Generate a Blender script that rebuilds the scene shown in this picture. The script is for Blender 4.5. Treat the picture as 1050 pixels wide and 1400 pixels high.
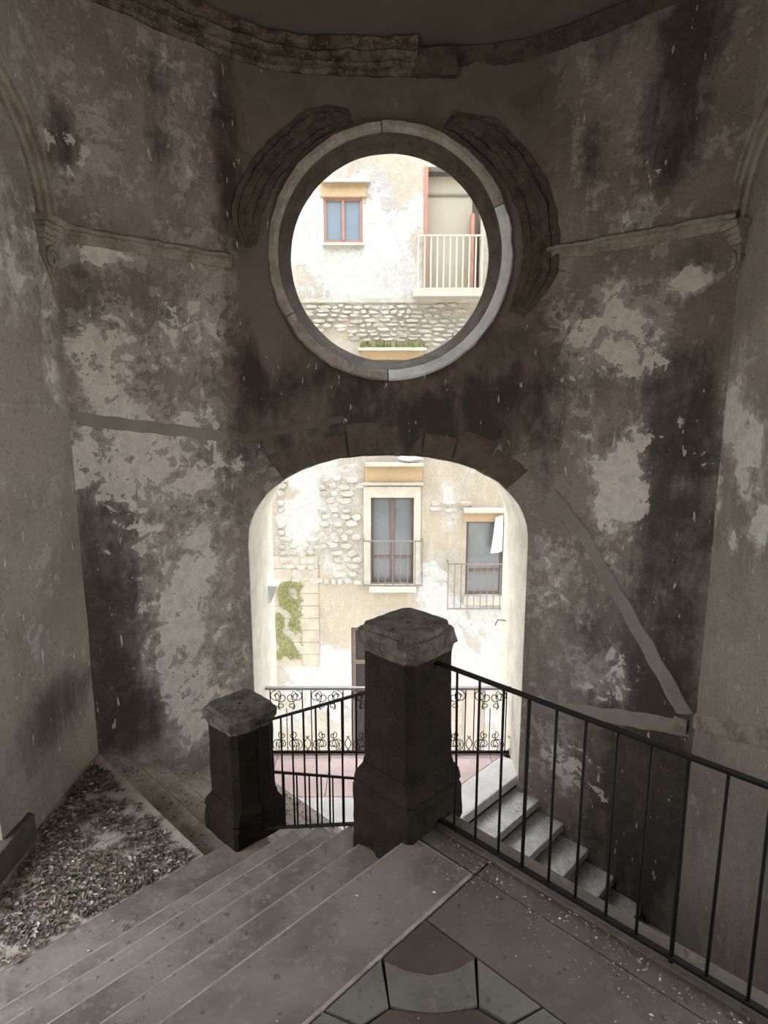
import bpy, bmesh, math, random
from mathutils import Vector, noise

for o in list(bpy.data.objects):
    bpy.data.objects.remove(o, do_unlink=True)
random.seed(11)
scn = bpy.context.scene
C = scn.collection

# ------------------------------------------------------------------ camera
FPX, HOR, EYE = 850.0, 548.0, 1.9
TH = math.atan((700 - HOR) / FPX)
ct, st = math.cos(TH), math.sin(TH)
cam_d = bpy.data.cameras.new('camera')
cam = bpy.data.objects.new('camera', cam_d)
C.objects.link(cam)
cam_d.sensor_fit = 'VERTICAL'
cam_d.sensor_height = 36.0
cam_d.lens = FPX / 1400.0 * 36.0
cam_d.clip_start = 0.05
cam_d.clip_end = 300
cam.location = (0, 0, EYE)
cam.rotation_euler = (math.pi / 2 - TH, 0, 0)
scn.camera = cam

# ------------------------------------------------------------------ sky, exposure
scn.view_settings.view_transform = 'Standard'
scn.view_settings.look = 'None'
scn.view_settings.gamma = 1.0
scn.view_settings.exposure = 1.65
scn.view_settings.use_curve_mapping = False
world = bpy.data.worlds.new('overcast_sky')
scn.world = world
world.use_nodes = True
wn = world.node_tree
bgn = wn.nodes['Background']
bgn.inputs['Strength'].default_value = 4.6
tc = wn.nodes.new('ShaderNodeTexCoord')
sx = wn.nodes.new('ShaderNodeSeparateXYZ')
rp = wn.nodes.new('ShaderNodeValToRGB')
rp.color_ramp.elements[0].position = 0.5
rp.color_ramp.elements[0].color = (0.71, 0.77, 0.85, 1)
e_ = rp.color_ramp.elements.new(0.49)
e_.color = (0.20, 0.19, 0.17, 1)
rp.color_ramp.elements[1].position = 1.0
rp.color_ramp.elements[1].color = (0.93, 0.99, 1.07, 1)
wn.links.new(tc.outputs['Generated'], sx.inputs[0])
mz = wn.nodes.new('ShaderNodeMath')
mz.operation = 'MULTIPLY_ADD'
mz.inputs[1].default_value = 0.5
mz.inputs[2].default_value = 0.5
wn.links.new(sx.outputs['Z'], mz.inputs[0])
wn.links.new(mz.outputs[0], rp.inputs[0])
wn.links.new(rp.outputs[0], bgn.inputs[0])

# daylight portals in the openings of the hall (guide sky sampling only)
def portal(name, loc, rot, w, h):
    l = bpy.data.lights.new(name, 'AREA')
    l.shape = 'RECTANGLE'
    l.size, l.size_y = w, h
    l.cycles.is_portal = True
    o = bpy.data.objects.new(name, l)
    C.objects.link(o)
    o.location = loc
    o.rotation_euler = rot
    return o

# ------------------------------------------------------------------ room frame
A1, A2 = math.radians(44.2), math.radians(-45.8)
U1 = Vector((math.sin(A1), math.cos(A1), 0))
U2 = Vector((math.sin(A2), math.cos(A2), 0))
ORG = Vector((0.228, 2.554, 0))
XL, XR, YR = -2.24, 2.42, -3.0        # left wall, right wall, rear wall
ZC = 4.74                              # springing of the ceiling
L1, TZ, BOT = -0.82, -1.72, -2.60      # quarter landing, terrace, bottom floor
CX = 0.09

def W(a, b, z=0.0):
    p = ORG + U2 * a + U1 * b
    return Vector((p.x, p.y, z))

def AB(x, y):
    d = Vector((x, y, 0)) - ORG
    return d.dot(U2), d.dot(U1)

def wy(x):
    d = abs(x - CX)
    k = 0.2
    return 5.72 - k * math.log(1 + math.exp((d - 1.08) / k))

def ray(px, py):
    x = (px - 525) / FPX
    y = (700 - py) / FPX
    return Vector((x, ct + y * st, -st + y * ct))

def at(px, py, Y):
    d = ray(px, py)
    return Vector((0, 0, EYE)) + d * (Y / d.y)

def on_wall(px, py):
    lo, hi = 2.0, 7.0
    for _ in range(40):
        m = (lo + hi) / 2
        p = at(px, py, m)
        if m < wy(p.x):
            lo = m
        else:
            hi = m
    return at(px, py, lo)

def on_x(px, py, X):
    d = ray(px, py)
    return Vector((0, 0, EYE)) + d * (X / d.x)

# ------------------------------------------------------------------ mesh helpers
def link(name, verts, faces, m=None, parent=None, smooth=False, mi=None):
    me = bpy.data.meshes.new(name)
    me.from_pydata([tuple(v) for v in verts], [], faces)
    me.validate()
    bm = bmesh.new()
    bm.from_mesh(me)
    bmesh.ops.recalc_face_normals(bm, faces=bm.faces)
    bm.to_mesh(me)
    bm.free()
    o = bpy.data.objects.new(name, me)
    C.objects.link(o)
    if m:
        me.materials.append(m)
    if smooth:
        for p in me.polygons:
            p.use_smooth = True
    if parent:
        o.parent = parent
    return o

def link_bm(name, bm, m=None, parent=None, smooth=False):
    bmesh.ops.recalc_face_normals(bm, faces=bm.faces)
    me = bpy.data.meshes.new(name)
    bm.to_mesh(me)
    bm.free()
    o = bpy.data.objects.new(name, me)
    C.objects.link(o)
    if m:
        me.materials.append(m)
    if smooth:
        for p in me.polygons:
            p.use_smooth = True
    if parent:
        o.parent = parent
    return o

def tag(o, label=None, cat=None, group=None, kind=None):
    if label:
        o['label'] = label
    if cat:
        o['category'] = cat
    if group:
        o['group'] = group
    if kind:
        o['kind'] = kind
    return o

def empty(name, label, cat, loc=(0, 0, 0), group=None, kind=None):
    group = group or {'pillar': 'stone pillars on the stair', 'staircase': 'stair flights around the well', 'railing': 'iron railings on the stair'}.get(cat)
    o = bpy.data.objects.new(name, None)
    C.objects.link(o)
    o.location = loc
    o.empty_display_size = 0.1
    bpy.context.view_layer.update()
    return tag(o, label, cat, group, kind)

def adopt(child, parent):
    """parent a world-space mesh without moving it"""
    child.parent = parent
    child.matrix_parent_inverse = parent.matrix_world.inverted()
    return child

class MB:
    def __init__(s):
        s.v, s.f = [], []
    def add(s, verts, faces):
        n = len(s.v)
        s.v += [Vector(v) for v in verts]
        s.f += [tuple(i + n for i in f) for f in faces]
        return s
    def box(s, x0, x1, y0, y1, z0, z1):
        v = [(x, y, z) for z in (z0, z1) for y in (y0, y1) for x in (x0, x1)]
        return s.add(v, [(0, 1, 3, 2), (4, 6, 7, 5), (0, 4, 5, 1), (2, 3, 7, 6), (0, 2, 6, 4), (1, 5, 7, 3)])
    def obox(s, c, ax, ay, az):
        c, ax, ay, az = Vector(c), Vector(ax), Vector(ay), Vector(az)
        v = [c + ax * i + ay * j + az * k for k in (-1, 1) for j in (-1, 1) for i in (-1, 1)]
        return s.add(v, [(0, 1, 3, 2), (4, 6, 7, 5), (0, 4, 5, 1), (2, 3, 7, 6), (0, 2, 6, 4), (1, 5, 7, 3)])
    def tube(s, pts, r, n=6, closed=False):
        pts = [Vector(p) for p in pts]
        up = Vector((0, 0, 1))
        rings = []
        N = len(pts)
        prev = None
        for i, p in enumerate(pts):
            t = (pts[min(i + 1, N - 1)] - pts[max(i - 1, 0)])
            if t.length < 1e-9:
                t = Vector((0, 0, 1))
            t.normalize()
            if prev is None:
                ref = up if abs(t.dot(up)) < 0.9 else Vector((1, 0, 0))
                u = t.cross(ref).normalized()
            else:
                u = (prev - t * prev.dot(t)).normalized()
            prev = u
            w = t.cross(u)
            rr = r[i] if isinstance(r, (list, tuple)) else r
            rings.append([p + u * (rr * math.cos(2 * math.pi * k / n)) + w * (rr * math.sin(2 * math.pi * k / n)) for k in range(n)])
        v = [q for ring in rings for q in ring]
        f = []
        for i in range(N - 1):
            for k in range(n):
                a, b = i * n + k, i * n + (k + 1) % n
                f.append((a, b, b + n, a + n))
        f.append(tuple(range(n - 1, -1, -1)))
        f.append(tuple((N - 1) * n + k for k in range(n)))
        return s.add(v, f)
    def sweep(s, frames, prof, wob=0.0, sc=6.0):
        """frames: list of (origin, out, up) ; prof: closed list of (o,u)"""
        n = len(prof)
        v = []
        for (p, o, u) in frames:
            for (a, b) in prof:
                q = Vector(p) + Vector(o) * a + Vector(u) * b
                if wob:
                    q = q + noise.noise_vector(q * sc) * wob + noise.noise_vector(q * sc * 3.7) * wob * 0.5
                v.append(q)
        f = []
        for i in range(len(frames) - 1):
            for k in range(n):
                a, b = i * n + k, i * n + (k + 1) % n
                f.append((a, b, b + n, a + n))
        f.append(tuple(range(n)))
        f.append(tuple((len(frames) - 1) * n + k for k in range(n))[::-1])
        return s.add(v, f)
    def obj(s, name, m=None, parent=None, smooth=False):
        return link(name, s.v, s.f, m, parent, smooth)

def clip(poly, n, d):
    """keep n.p <= d ; poly list of 2d tuples"""
    out = []
    for i in range(len(poly)):
        p, q = poly[i], poly[(i + 1) % len(poly)]
        dp, dq = n[0] * p[0] + n[1] * p[1] - d, n[0] * q[0] + n[1] * q[1] - d
        if dp <= 1e-9:
            out.append(p)
        if (dp < -1e-9 and dq > 1e-9) or (dp > 1e-9 and dq < -1e-9):
            t = dp / (dp - dq)
            out.append((p[0] + (q[0] - p[0]) * t, p[1] + (q[1] - p[1]) * t))
    return out

def room_clip(ab, extra=0.0):
    poly = [tuple(W(a, b)[:2]) for a, b in ab]
    poly = clip(poly, (-1, 0), -(XL - extra + 0.004))
    poly = clip(poly, (1, 0), XR + extra)
    poly = clip(poly, (0, -1), -(YR - extra))
    return poly

def slab(name, poly, z0, z1, m, parent=None, bev=0.012, wear=0.0, edge=None):
    bm = bmesh.new()
    lo = [bm.verts.new((x, y, z0)) for x, y in poly]
    hi = [bm.verts.new((x, y, z1)) for x, y in poly]
    n = len(poly)
    top = bm.faces.new(hi)
    bm.faces.new(lo[::-1])
    for i in range(n):
        bm.faces.new((lo[i], lo[(i + 1) % n], hi[(i + 1) % n], hi[i]))
    if bev:
        bmesh.ops.bevel(bm, geom=list(top.edges), offset=bev, segments=2, profile=0.6, affect='EDGES')
    if edge:
        bm.normal_update()
        for fc_ in bm.faces:
            if 0.15 < fc_.normal.z < 0.97:
                fc_.material_index = 1
    if wear:
        es = [e for e in bm.edges if e.calc_length() > 0.25]
        bmesh.ops.subdivide_edges(bm, edges=es, cuts=11)
        for v in bm.verts:
            if v.co.z > z0 + 0.02:
                v.co += noise.noise_vector(v.co * 5.0) * wear
    o = link_bm(name, bm, m, parent)
    if edge:
        o.data.materials.append(edge)
    return o

# ------------------------------------------------------------------ material helpers
def newmat(name):
    m = bpy.data.materials.new(name)
    m.use_nodes = True
    nt = m.node_tree
    return m, nt, nt.nodes['Principled BSDF']

def node(nt, t, **kw):
    n = nt.nodes.new(t)
    for k, v in kw.items():
        if k in n.inputs.keys():
            n.inputs[k].default_value = v
        else:
            setattr(n, k, v)
    return n

def math_(nt, op, a, b=None, clampv=False):
    n = nt.nodes.new('ShaderNodeMath')
    n.operation = op
    n.use_clamp = clampv
    for i, x in enumerate((a, b)):
        if x is None:
            continue
        if isinstance(x, (int, float)):
            n.inputs[i].default_value = x
        else:
            nt.links.new(x, n.inputs[i])
    return n.outputs[0]

def mixc(nt, fac, a, b, mode='MIX'):
    n = nt.nodes.new('ShaderNodeMix')
    n.data_type = 'RGBA'
    n.blend_type = mode
    for s, x in ((n.inputs[0], fac), (n.inputs[6], a), (n.inputs[7], b)):
        if isinstance(x, (int, float)):
            s.default_value = x
        elif isinstance(x, (tuple, list)):
            s.default_value = (*x[:3], 1)
        else:
            nt.links.new(x, s)
    return n.outputs[2]

def noise_(nt, vec, scale, detail=6, rough=0.6, dist=0.0):
    n = node(nt, 'ShaderNodeTexNoise', Scale=scale, Detail=detail, Roughness=rough, Distortion=dist)
    if vec is not None:
        nt.links.new(vec, n.inputs['Vector'])
    return n.outputs[0]

def ramp_(nt, x, lo, hi):
    n = nt.nodes.new('ShaderNodeMapRange')
    n.interpolation_type = 'SMOOTHSTEP'
    n.inputs['From Min'].default_value = lo
    n.inputs['From Max'].default_value = hi
    nt.links.new(x, n.inputs['Value'])
    return n.outputs[0]

def pos_(nt, scale=(1, 1, 1)):
    g = nt.nodes.new('ShaderNodeTexCoord')
    mp = nt.nodes.new('ShaderNodeMapping')
    mp.inputs['Scale'].default_value = scale
    nt.links.new(g.outputs['Object'], mp.inputs['Vector'])
    return mp.outputs[0]

def attr_(nt, name):
    n = nt.nodes.new('ShaderNodeAttribute')
    n.attribute_name = name
    return n.outputs['Fac']

def bump_(nt, bsdf, h, strength=0.5, dist=0.02):
    b = nt.nodes.new('ShaderNodeBump')
    b.inputs['Strength'].default_value = strength
    b.inputs['Distance'].default_value = dist
    nt.links.new(h, b.inputs['Height'])
    nt.links.new(b.outputs[0], bsdf.inputs['Normal'])

def peeling(name, base1, base2, light, dark, thr=0.74, bumpd=0.02, speck=True, n1s=2.4):
    """old render with flaked lime wash (attribute lite) and damp stains with some painted shade (attribute murk)"""
    m, nt, b = newmat(name)
    P = pos_(nt)
    PS = pos_(nt, (1, 1, 0.28))
    lite, murk, cem = attr_(nt, 'lite'), attr_(nt, 'murk'), attr_(nt, 'cem')
    big = noise_(nt, P, 0.9, 5, 0.6)
    n1 = noise_(nt, P, n1s, 10, 0.66, 0.5)
    n2 = noise_(nt, P, 11, 8, 0.7, 0.2)
    strk = noise_(nt, PS, 5.0, 8, 0.68, 0.3)
    col = mixc(nt, ramp_(nt, big, 0.35, 0.65), base1, base2)
    col = mixc(nt, math_(nt, 'MULTIPLY', ramp_(nt, strk, 0.5, 0.72), 0.45), col, tuple(c * 1.45 for c in base1))
    col = mixc(nt, math_(nt, 'MULTIPLY', ramp_(nt, n2, 0.5, 0.75), 0.35), col, tuple(c * 0.5 for c in base2))
    n3 = noise_(nt, P, n1s * 2.6, 6, 0.6, 0.8)
    grain = noise_(nt, P, 38, 7, 0.75, 0.3)
    col = mixc(nt, math_(nt, 'MULTIPLY', ramp_(nt, grain, 0.50, 0.68), 0.55), col, tuple(c * 0.45 for c in base2))
    v = math_(nt, 'ADD', math_(nt, 'MULTIPLY', math_(nt, 'SUBTRACT', n1, 0.5), 1.1), math_(nt, 'MULTIPLY', math_(nt, 'SUBTRACT', n2, 0.5), 0.55))
    v = math_(nt, 'ADD', v, math_(nt, 'MULTIPLY', math_(nt, 'SUBTRACT', n3, 0.5), 0.9))
    cm = ramp_(nt, math_(nt, 'ADD', cem, math_(nt, 'MULTIPLY', math_(nt, 'SUBTRACT', n3, 0.5), 1.8)), 0.38, 0.62)
    v = math_(nt, 'ADD', v, math_(nt, 'MULTIPLY', math_(nt, 'SUBTRACT', math_(nt, 'SUBTRACT', lite, math_(nt, 'MULTIPLY', cm, 0.35)), thr), 0.36))
    lm = math_(nt, 'MULTIPLY', ramp_(nt, v, 0.0, 0.025), ramp_(nt, n2, 0.22, 0.42))
    lcol = mixc(nt, ramp_(nt, n2, 0.35, 0.7), light, tuple(c * 0.72 for c in light))
    dk = math_(nt, 'ADD', math_(nt, 'MULTIPLY', math_(nt, 'SUBTRACT', strk, 0.5), 1.1), math_(nt, 'MULTIPLY', math_(nt, 'SUBTRACT', n1, 0.5), 1.0))
    dk = math_(nt, 'ADD', dk, math_(nt, 'MULTIPLY', math_(nt, 'SUBTRACT', murk, 0.62), 0.5))
    dm = math_(nt, 'MULTIPLY', ramp_(nt, dk, -0.24, 0.32), 0.85)
    mid = ramp_(nt, math_(nt, 'ADD', v, math_(nt, 'MULTIPLY', math_(nt, 'SUBTRACT', n2, 0.5), 0.8)), -0.20, -0.06)
    col = mixc(nt, math_(nt, 'MULTIPLY', mid, 0.36), col, lcol)
    col = mixc(nt, math_(nt, 'MULTIPLY', cm, 0.92), col, mixc(nt, ramp_(nt, n1, 0.3, 0.7), (0.172, 0.143, 0.117), (0.122, 0.099, 0.079)))
    col = mixc(nt, dm, col, dark)
    col = mixc(nt, math_(nt, 'MULTIPLY', lm, 0.9), col, lcol)
    if speck:
        sp = math_(nt, 'ADD', noise_(nt, PS, 24, 3, 0.5), math_(nt, 'MULTIPLY', murk, 0.02))
        col = mixc(nt, math_(nt, 'MULTIPLY', ramp_(nt, sp, 0.705, 0.735), 0.6), col, light)
    nt.links.new(col, b.inputs['Base Color'])
    b.inputs['Roughness'].default_value = 0.92
    b.inputs['Specular IOR Level'].default_value = 0.15
    h = math_(nt, 'ADD', math_(nt, 'MULTIPLY', lm, 0.35), math_(nt, 'MULTIPLY', n2, 0.5))
    h = math_(nt, 'ADD', h, math_(nt, 'MULTIPLY', grain, 0.30))
    h = math_(nt, 'ADD', h, math_(nt, 'MULTIPLY', n1, 0.9))
    bump_(nt, b, h, 0.65, bumpd)
    return m

def stone(name, c1, c2, c3=None, scale=4.0, bumpd=0.015, rough=0.85, spots=0.0, strength=0.6):
    m, nt, b = newmat(name)
    P = pos_(nt)
    n1 = noise_(nt, P, scale, 8, 0.65, 0.3)
    n2 = noise_(nt, P, scale * 6, 6, 0.7)
    col = mixc(nt, ramp_(nt, n1, 0.35, 0.65), c1, c2)
    if c3:
        col = mixc(nt, math_(nt, 'MULTIPLY', ramp_(nt, n2, 0.52, 0.72), 0.7), col, c3)
    if spots:
        n3 = noise_(nt, P, scale * 9, 2, 0.5)
        col = mixc(nt, math_(nt, 'MULTIPLY', ramp_(nt, n3, 0.66, 0.72), spots), col, tuple(c * 0.25 for c in c1))
    nt.links.new(col, b.inputs['Base Color'])
    b.inputs['Roughness'].default_value = rough
    b.inputs['Specular IOR Level'].default_value = 0.10
    h = math_(nt, 'ADD', n1, math_(nt, 'MULTIPLY', n2, 0.6))
    bump_(nt, b, h, strength, bumpd)
    return m

def plain(name, c, rough=0.6, metal=0.0, var=0.0, scale=8.0, spec=0.3):
    m, nt, b = newmat(name)
    if var:
        P = pos_(nt)
        n = noise_(nt, P, scale, 5, 0.6)
        col = mixc(nt, n, tuple(x * (1 - var) for x in c), tuple(min(1, x * (1 + var)) for x in c))
        nt.links.new(col, b.inputs['Base Color'])
    else:
        b.inputs['Base Color'].default_value = (*c, 1)
    b.inputs['Roughness'].default_value = rough
    b.inputs['Metallic'].default_value = metal
    b.inputs['Specular IOR Level'].default_value = spec
    return m

M = {}
M['plaster'] = peeling('peeling_plaster', (0.275, 0.237, 0.209), (0.184, 0.155, 0.132), (0.70, 0.645, 0.585), (0.040, 0.032, 0.026))
M['pier'] = peeling('pier_plaster', (0.292, 0.258, 0.226), (0.200, 0.174, 0.150), (0.62, 0.595, 0.56), (0.055, 0.045, 0.038), thr=0.74, bumpd=0.012)
M['reveal'] = stone('reveal_limewash', (0.80, 0.77, 0.70), (0.66, 0.63, 0.55), (0.86, 0.84, 0.79), 4.0, 0.02)
M['cement'] = stone('cement_render', (0.150, 0.125, 0.098), (0.112, 0.092, 0.071), None, 1.6, 0.008)
M['voussoir'] = stone('arch_stone', (0.128, 0.103, 0.078), (0.085, 0.067, 0.050), (0.165, 0.138, 0.108), 5.0, 0.02)
M['ceil'] = stone('ceiling_plaster', (0.155, 0.136, 0.112), (0.125, 0.108, 0.088), None, 1.2, 0.006)
M['mould'] = stone('worn_moulding', (0.20, 0.165, 0.125), (0.060, 0.043, 0.030), (0.36, 0.32, 0.26), 6.0, 0.03)
M['mould_and_shade'] = stone('dark_moulding_and_shade', (0.115, 0.095, 0.075), (0.065, 0.052, 0.040), (0.18, 0.155, 0.125), 8.0, 0.03)  # dark mouldings; also painted on risers and oculus reveal as their shade
M['string'] = stone('string_course_plaster', (0.33, 0.295, 0.25), (0.20, 0.165, 0.13), (0.44, 0.40, 0.345), 6.0, 0.03)
M['band'] = stone('patch_mortar', (0.267, 0.242, 0.214), (0.208, 0.188, 0.164), None, 3.0, 0.008)
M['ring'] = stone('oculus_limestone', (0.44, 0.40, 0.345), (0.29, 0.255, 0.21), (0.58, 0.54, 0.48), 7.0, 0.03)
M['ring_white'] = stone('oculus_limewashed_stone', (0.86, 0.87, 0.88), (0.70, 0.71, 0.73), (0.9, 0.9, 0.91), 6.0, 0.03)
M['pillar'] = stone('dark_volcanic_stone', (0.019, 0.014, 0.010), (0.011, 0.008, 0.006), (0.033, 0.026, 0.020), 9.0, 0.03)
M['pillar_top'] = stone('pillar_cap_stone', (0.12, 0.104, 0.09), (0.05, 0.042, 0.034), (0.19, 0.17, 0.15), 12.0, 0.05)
M['step'] = stone('worn_step_stone', (0.205, 0.174, 0.153), (0.120, 0.099, 0.086), (0.265, 0.232, 0.208), 3.0, 0.010, 0.8, 0.6)
M['step_lit'] = stone('lit_step_stone', (0.43, 0.385, 0.335), (0.27, 0.24, 0.205), (0.54, 0.50, 0.45), 4.5, 0.014, 0.9, 0.7)  # step stone made paler to hold daylight coming from the arch
M['step_low'] = stone('lit_speckled_step_stone', (0.690, 0.673, 0.655), (0.517, 0.500, 0.483), (0.828, 0.816, 0.805), 16.0, 0.02, 0.9, 0.9)  # whitened to stand in for strong arch daylight on the treads
M['edge_slab_shaded'] = stone('shaded_landing_edge_stone', (0.155, 0.130, 0.113), (0.098, 0.081, 0.070), (0.195, 0.170, 0.15), 2.6, 0.010, 0.8, 0.5)  # darkened to carry the tall pillar's shadow along the landing edge
M['nose'] = stone('worn_step_edge', (0.249, 0.216, 0.198), (0.160, 0.138, 0.126), (0.320, 0.290, 0.269), 9.0, 0.006, 0.8)
M['floor'] = stone('landing_floor_stone', (0.098, 0.083, 0.071), (0.070, 0.060, 0.051), (0.123, 0.108, 0.093), 2.6, 0.008, 0.7, 0.5)
M['mortar'] = plain('floor_joint_mortar', (0.030, 0.025, 0.020), 0.95, 0, 0.3)
M['paver_light'] = stone('paver_pale_stone', (0.119, 0.107, 0.092), (0.087, 0.077, 0.066), (0.145, 0.130, 0.114), 3.5, 0.006, 0.7, 0.4)
M['paver_dark'] = stone('paver_dark_stone', (0.070, 0.056, 0.045), (0.050, 0.040, 0.032), None, 3.5, 0.006, 0.7)
M['terr_pink'] = stone('terrace_terracotta', (0.66, 0.50, 0.47), (0.58, 0.45, 0.42), (0.72, 0.66, 0.64), 3.0, 0.006)  # terracotta brightened, with arch daylight put into the colour
M['terr_white'] = stone('terrace_pale_stone', (0.74, 0.72, 0.70), (0.64, 0.62, 0.60), (0.80, 0.79, 0.77), 4.0, 0.008, 0.8, 0.4)  # pale stone brightened, with arch daylight put into the colour
M['iron'] = plain('black_iron', (0.008, 0.007, 0.006), 0.75, 0.0, 0.3, 30, 0.12)
M['iron_worn'] = plain('worn_iron', (0.06, 0.055, 0.05), 0.55, 0.3, 0.4, 20)
M['rail_grey'] = plain('weathered_rail_steel', (0.30, 0.29, 0.28), 0.6, 0.2, 0.3, 12)

# ------------------------------------------------------------------ wall painting (wear with a shape of its own, plus some painted shade)
def blobs_on(fn, lst, idx):
    out = []
    for (px, py, rx, ry, s) in lst:
        p, q, r = fn(px, py), fn(px + rx, py), fn(px, py + ry)
        c = (p[idx], p[2])
        out.append((c[0], c[1], max(0.04, abs(q[idx] - p[idx])), max(0.04, abs(r[2] - p[2])), s))
    return out

def field(u, z, blobs):
    t = 0.0
    for (cu, cz, ru, rz, s) in blobs:
        d = math.hypot((u - cu) / ru, (z - cz) / rz)
        if d < 1.5:
            k = 1.0 if d < 0.6 else max(0.0, 1 - (d - 0.6) / 0.9)
            t = t + s * k * (1 - max(0, min(1, t)) * 0.5) if s > 0 else t + s * k
    return max(-1.0, min(1.5, t))

def paint(o, idx, lite, murk, base_l=0.0, base_m=0.0, cem=None):
    me = o.data
    la = me.attributes.new('lite', 'FLOAT', 'POINT')
    ma = me.attributes.new('murk', 'FLOAT', 'POINT')
    ca = me.attributes.new('cem', 'FLOAT', 'POINT')
    for i, v in enumerate(me.vertices):
        la.data[i].value = base_l + field(v.co[idx], v.co.z, lite)
        ma.data[i].value = base_m + field(v.co[idx], v.co.z, murk)
        ca.data[i].value = cem(v.co) if cem else 0.0

LITE_BACK = [(120, 180, 50, 120, .35), (260, 130, 60, 80, .3), (130, 345, 60, 18, .9), (160, 500, 65, 60, .95), (270, 440, 45, 70, .5),
             (150, 620, 65, 55, 1.0), (245, 630, 80, 60, .75), (190, 705, 40, 45, .7), (265, 760, 60, 55, .65), (245, 830, 40, 50, .7),
             (250, 905, 45, 55, .9), (270, 970, 45, 45, .95), (320, 880, 20, 60, .4), (270, 560, 50, 25, .5),
             (480, 560, 60, 18, .5), (690, 600, 40, 20, .5), (640, 610, 40, 25, .4), (400, 620, 40, 30, .35),
             (800, 190, 25, 80, .3), (830, 435, 65, 45, .95), (870, 480, 40, 35, .9), (945, 385, 36, 20, 1.0), (790, 520, 35, 60, .5),
             (800, 620, 35, 60, .3), (868, 605, 22, 38, 1.2), (850, 675, 38, 45, 1.2), (825, 700, 12, 20, 1.0), (840, 925, 45, 40, .85),
             (775, 790, 45, 60, .35), (890, 300, 60, 25, .5), (905, 190, 18, 50, .4), (930, 570, 14, 18, .8), (760, 1030, 40, 60, .45), (815, 1080, 30, 40, .35)]
MURK_BACK = [(85, 190, 25, 50, .8), (108, 60, 30, 60, .4), (215, 160, 18, 90, .8), (308, 190, 16, 130, 1.1), (220, 400, 45, 45, .45), (110, 420, 25, 70, .5),  # damp and dark wear, with shade of corners and chases painted in
             (150, 780, 55, 190, .7), (135, 920, 40, 110, 1.0), (195, 970, 30, 60, .8), (170, 1000, 60, 40, .7), (330, 470, 30, 90, .4), (330, 660, 25, 70, .5),
             (530, 540, 230, 55, .75), (340, 270, 20, 90, .5), (540, 600, 220, 45, .7), (440, 520, 90, 30, .5), (680, 520, 60, 60, .5),
             (925, 140, 45, 120, 1.15), (840, 50, 60, 40, .7), (960, 40, 50, 50, .7), (812, 200, 18, 45, .8), (955, 350, 40, 25, .6), (890, 540, 70, 90, .5), (760, 560, 25, 80, .5),
             (925, 740, 75, 190, 1.0), (830, 850, 60, 60, .65), (880, 1110, 85, 160, 1.3), (900, 950, 50, 60, .8), (960, 520, 30, 100, .55), (800, 1000, 50, 60, .6), (745, 660, 25, 50, .5), (740, 1090, 60, 60, .3)]

# ------------------------------------------------------------------ back wall: concave, with arch and oculus
OCX, OCZ = 0.05, 3.125
ARX0, ARX1, ARZ, ARH = -1.215, 1.305, 0.63, 0.775
ACX, AHW = (ARX0 + ARX1) / 2, (ARX1 - ARX0) / 2
YB = 6.62

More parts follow.
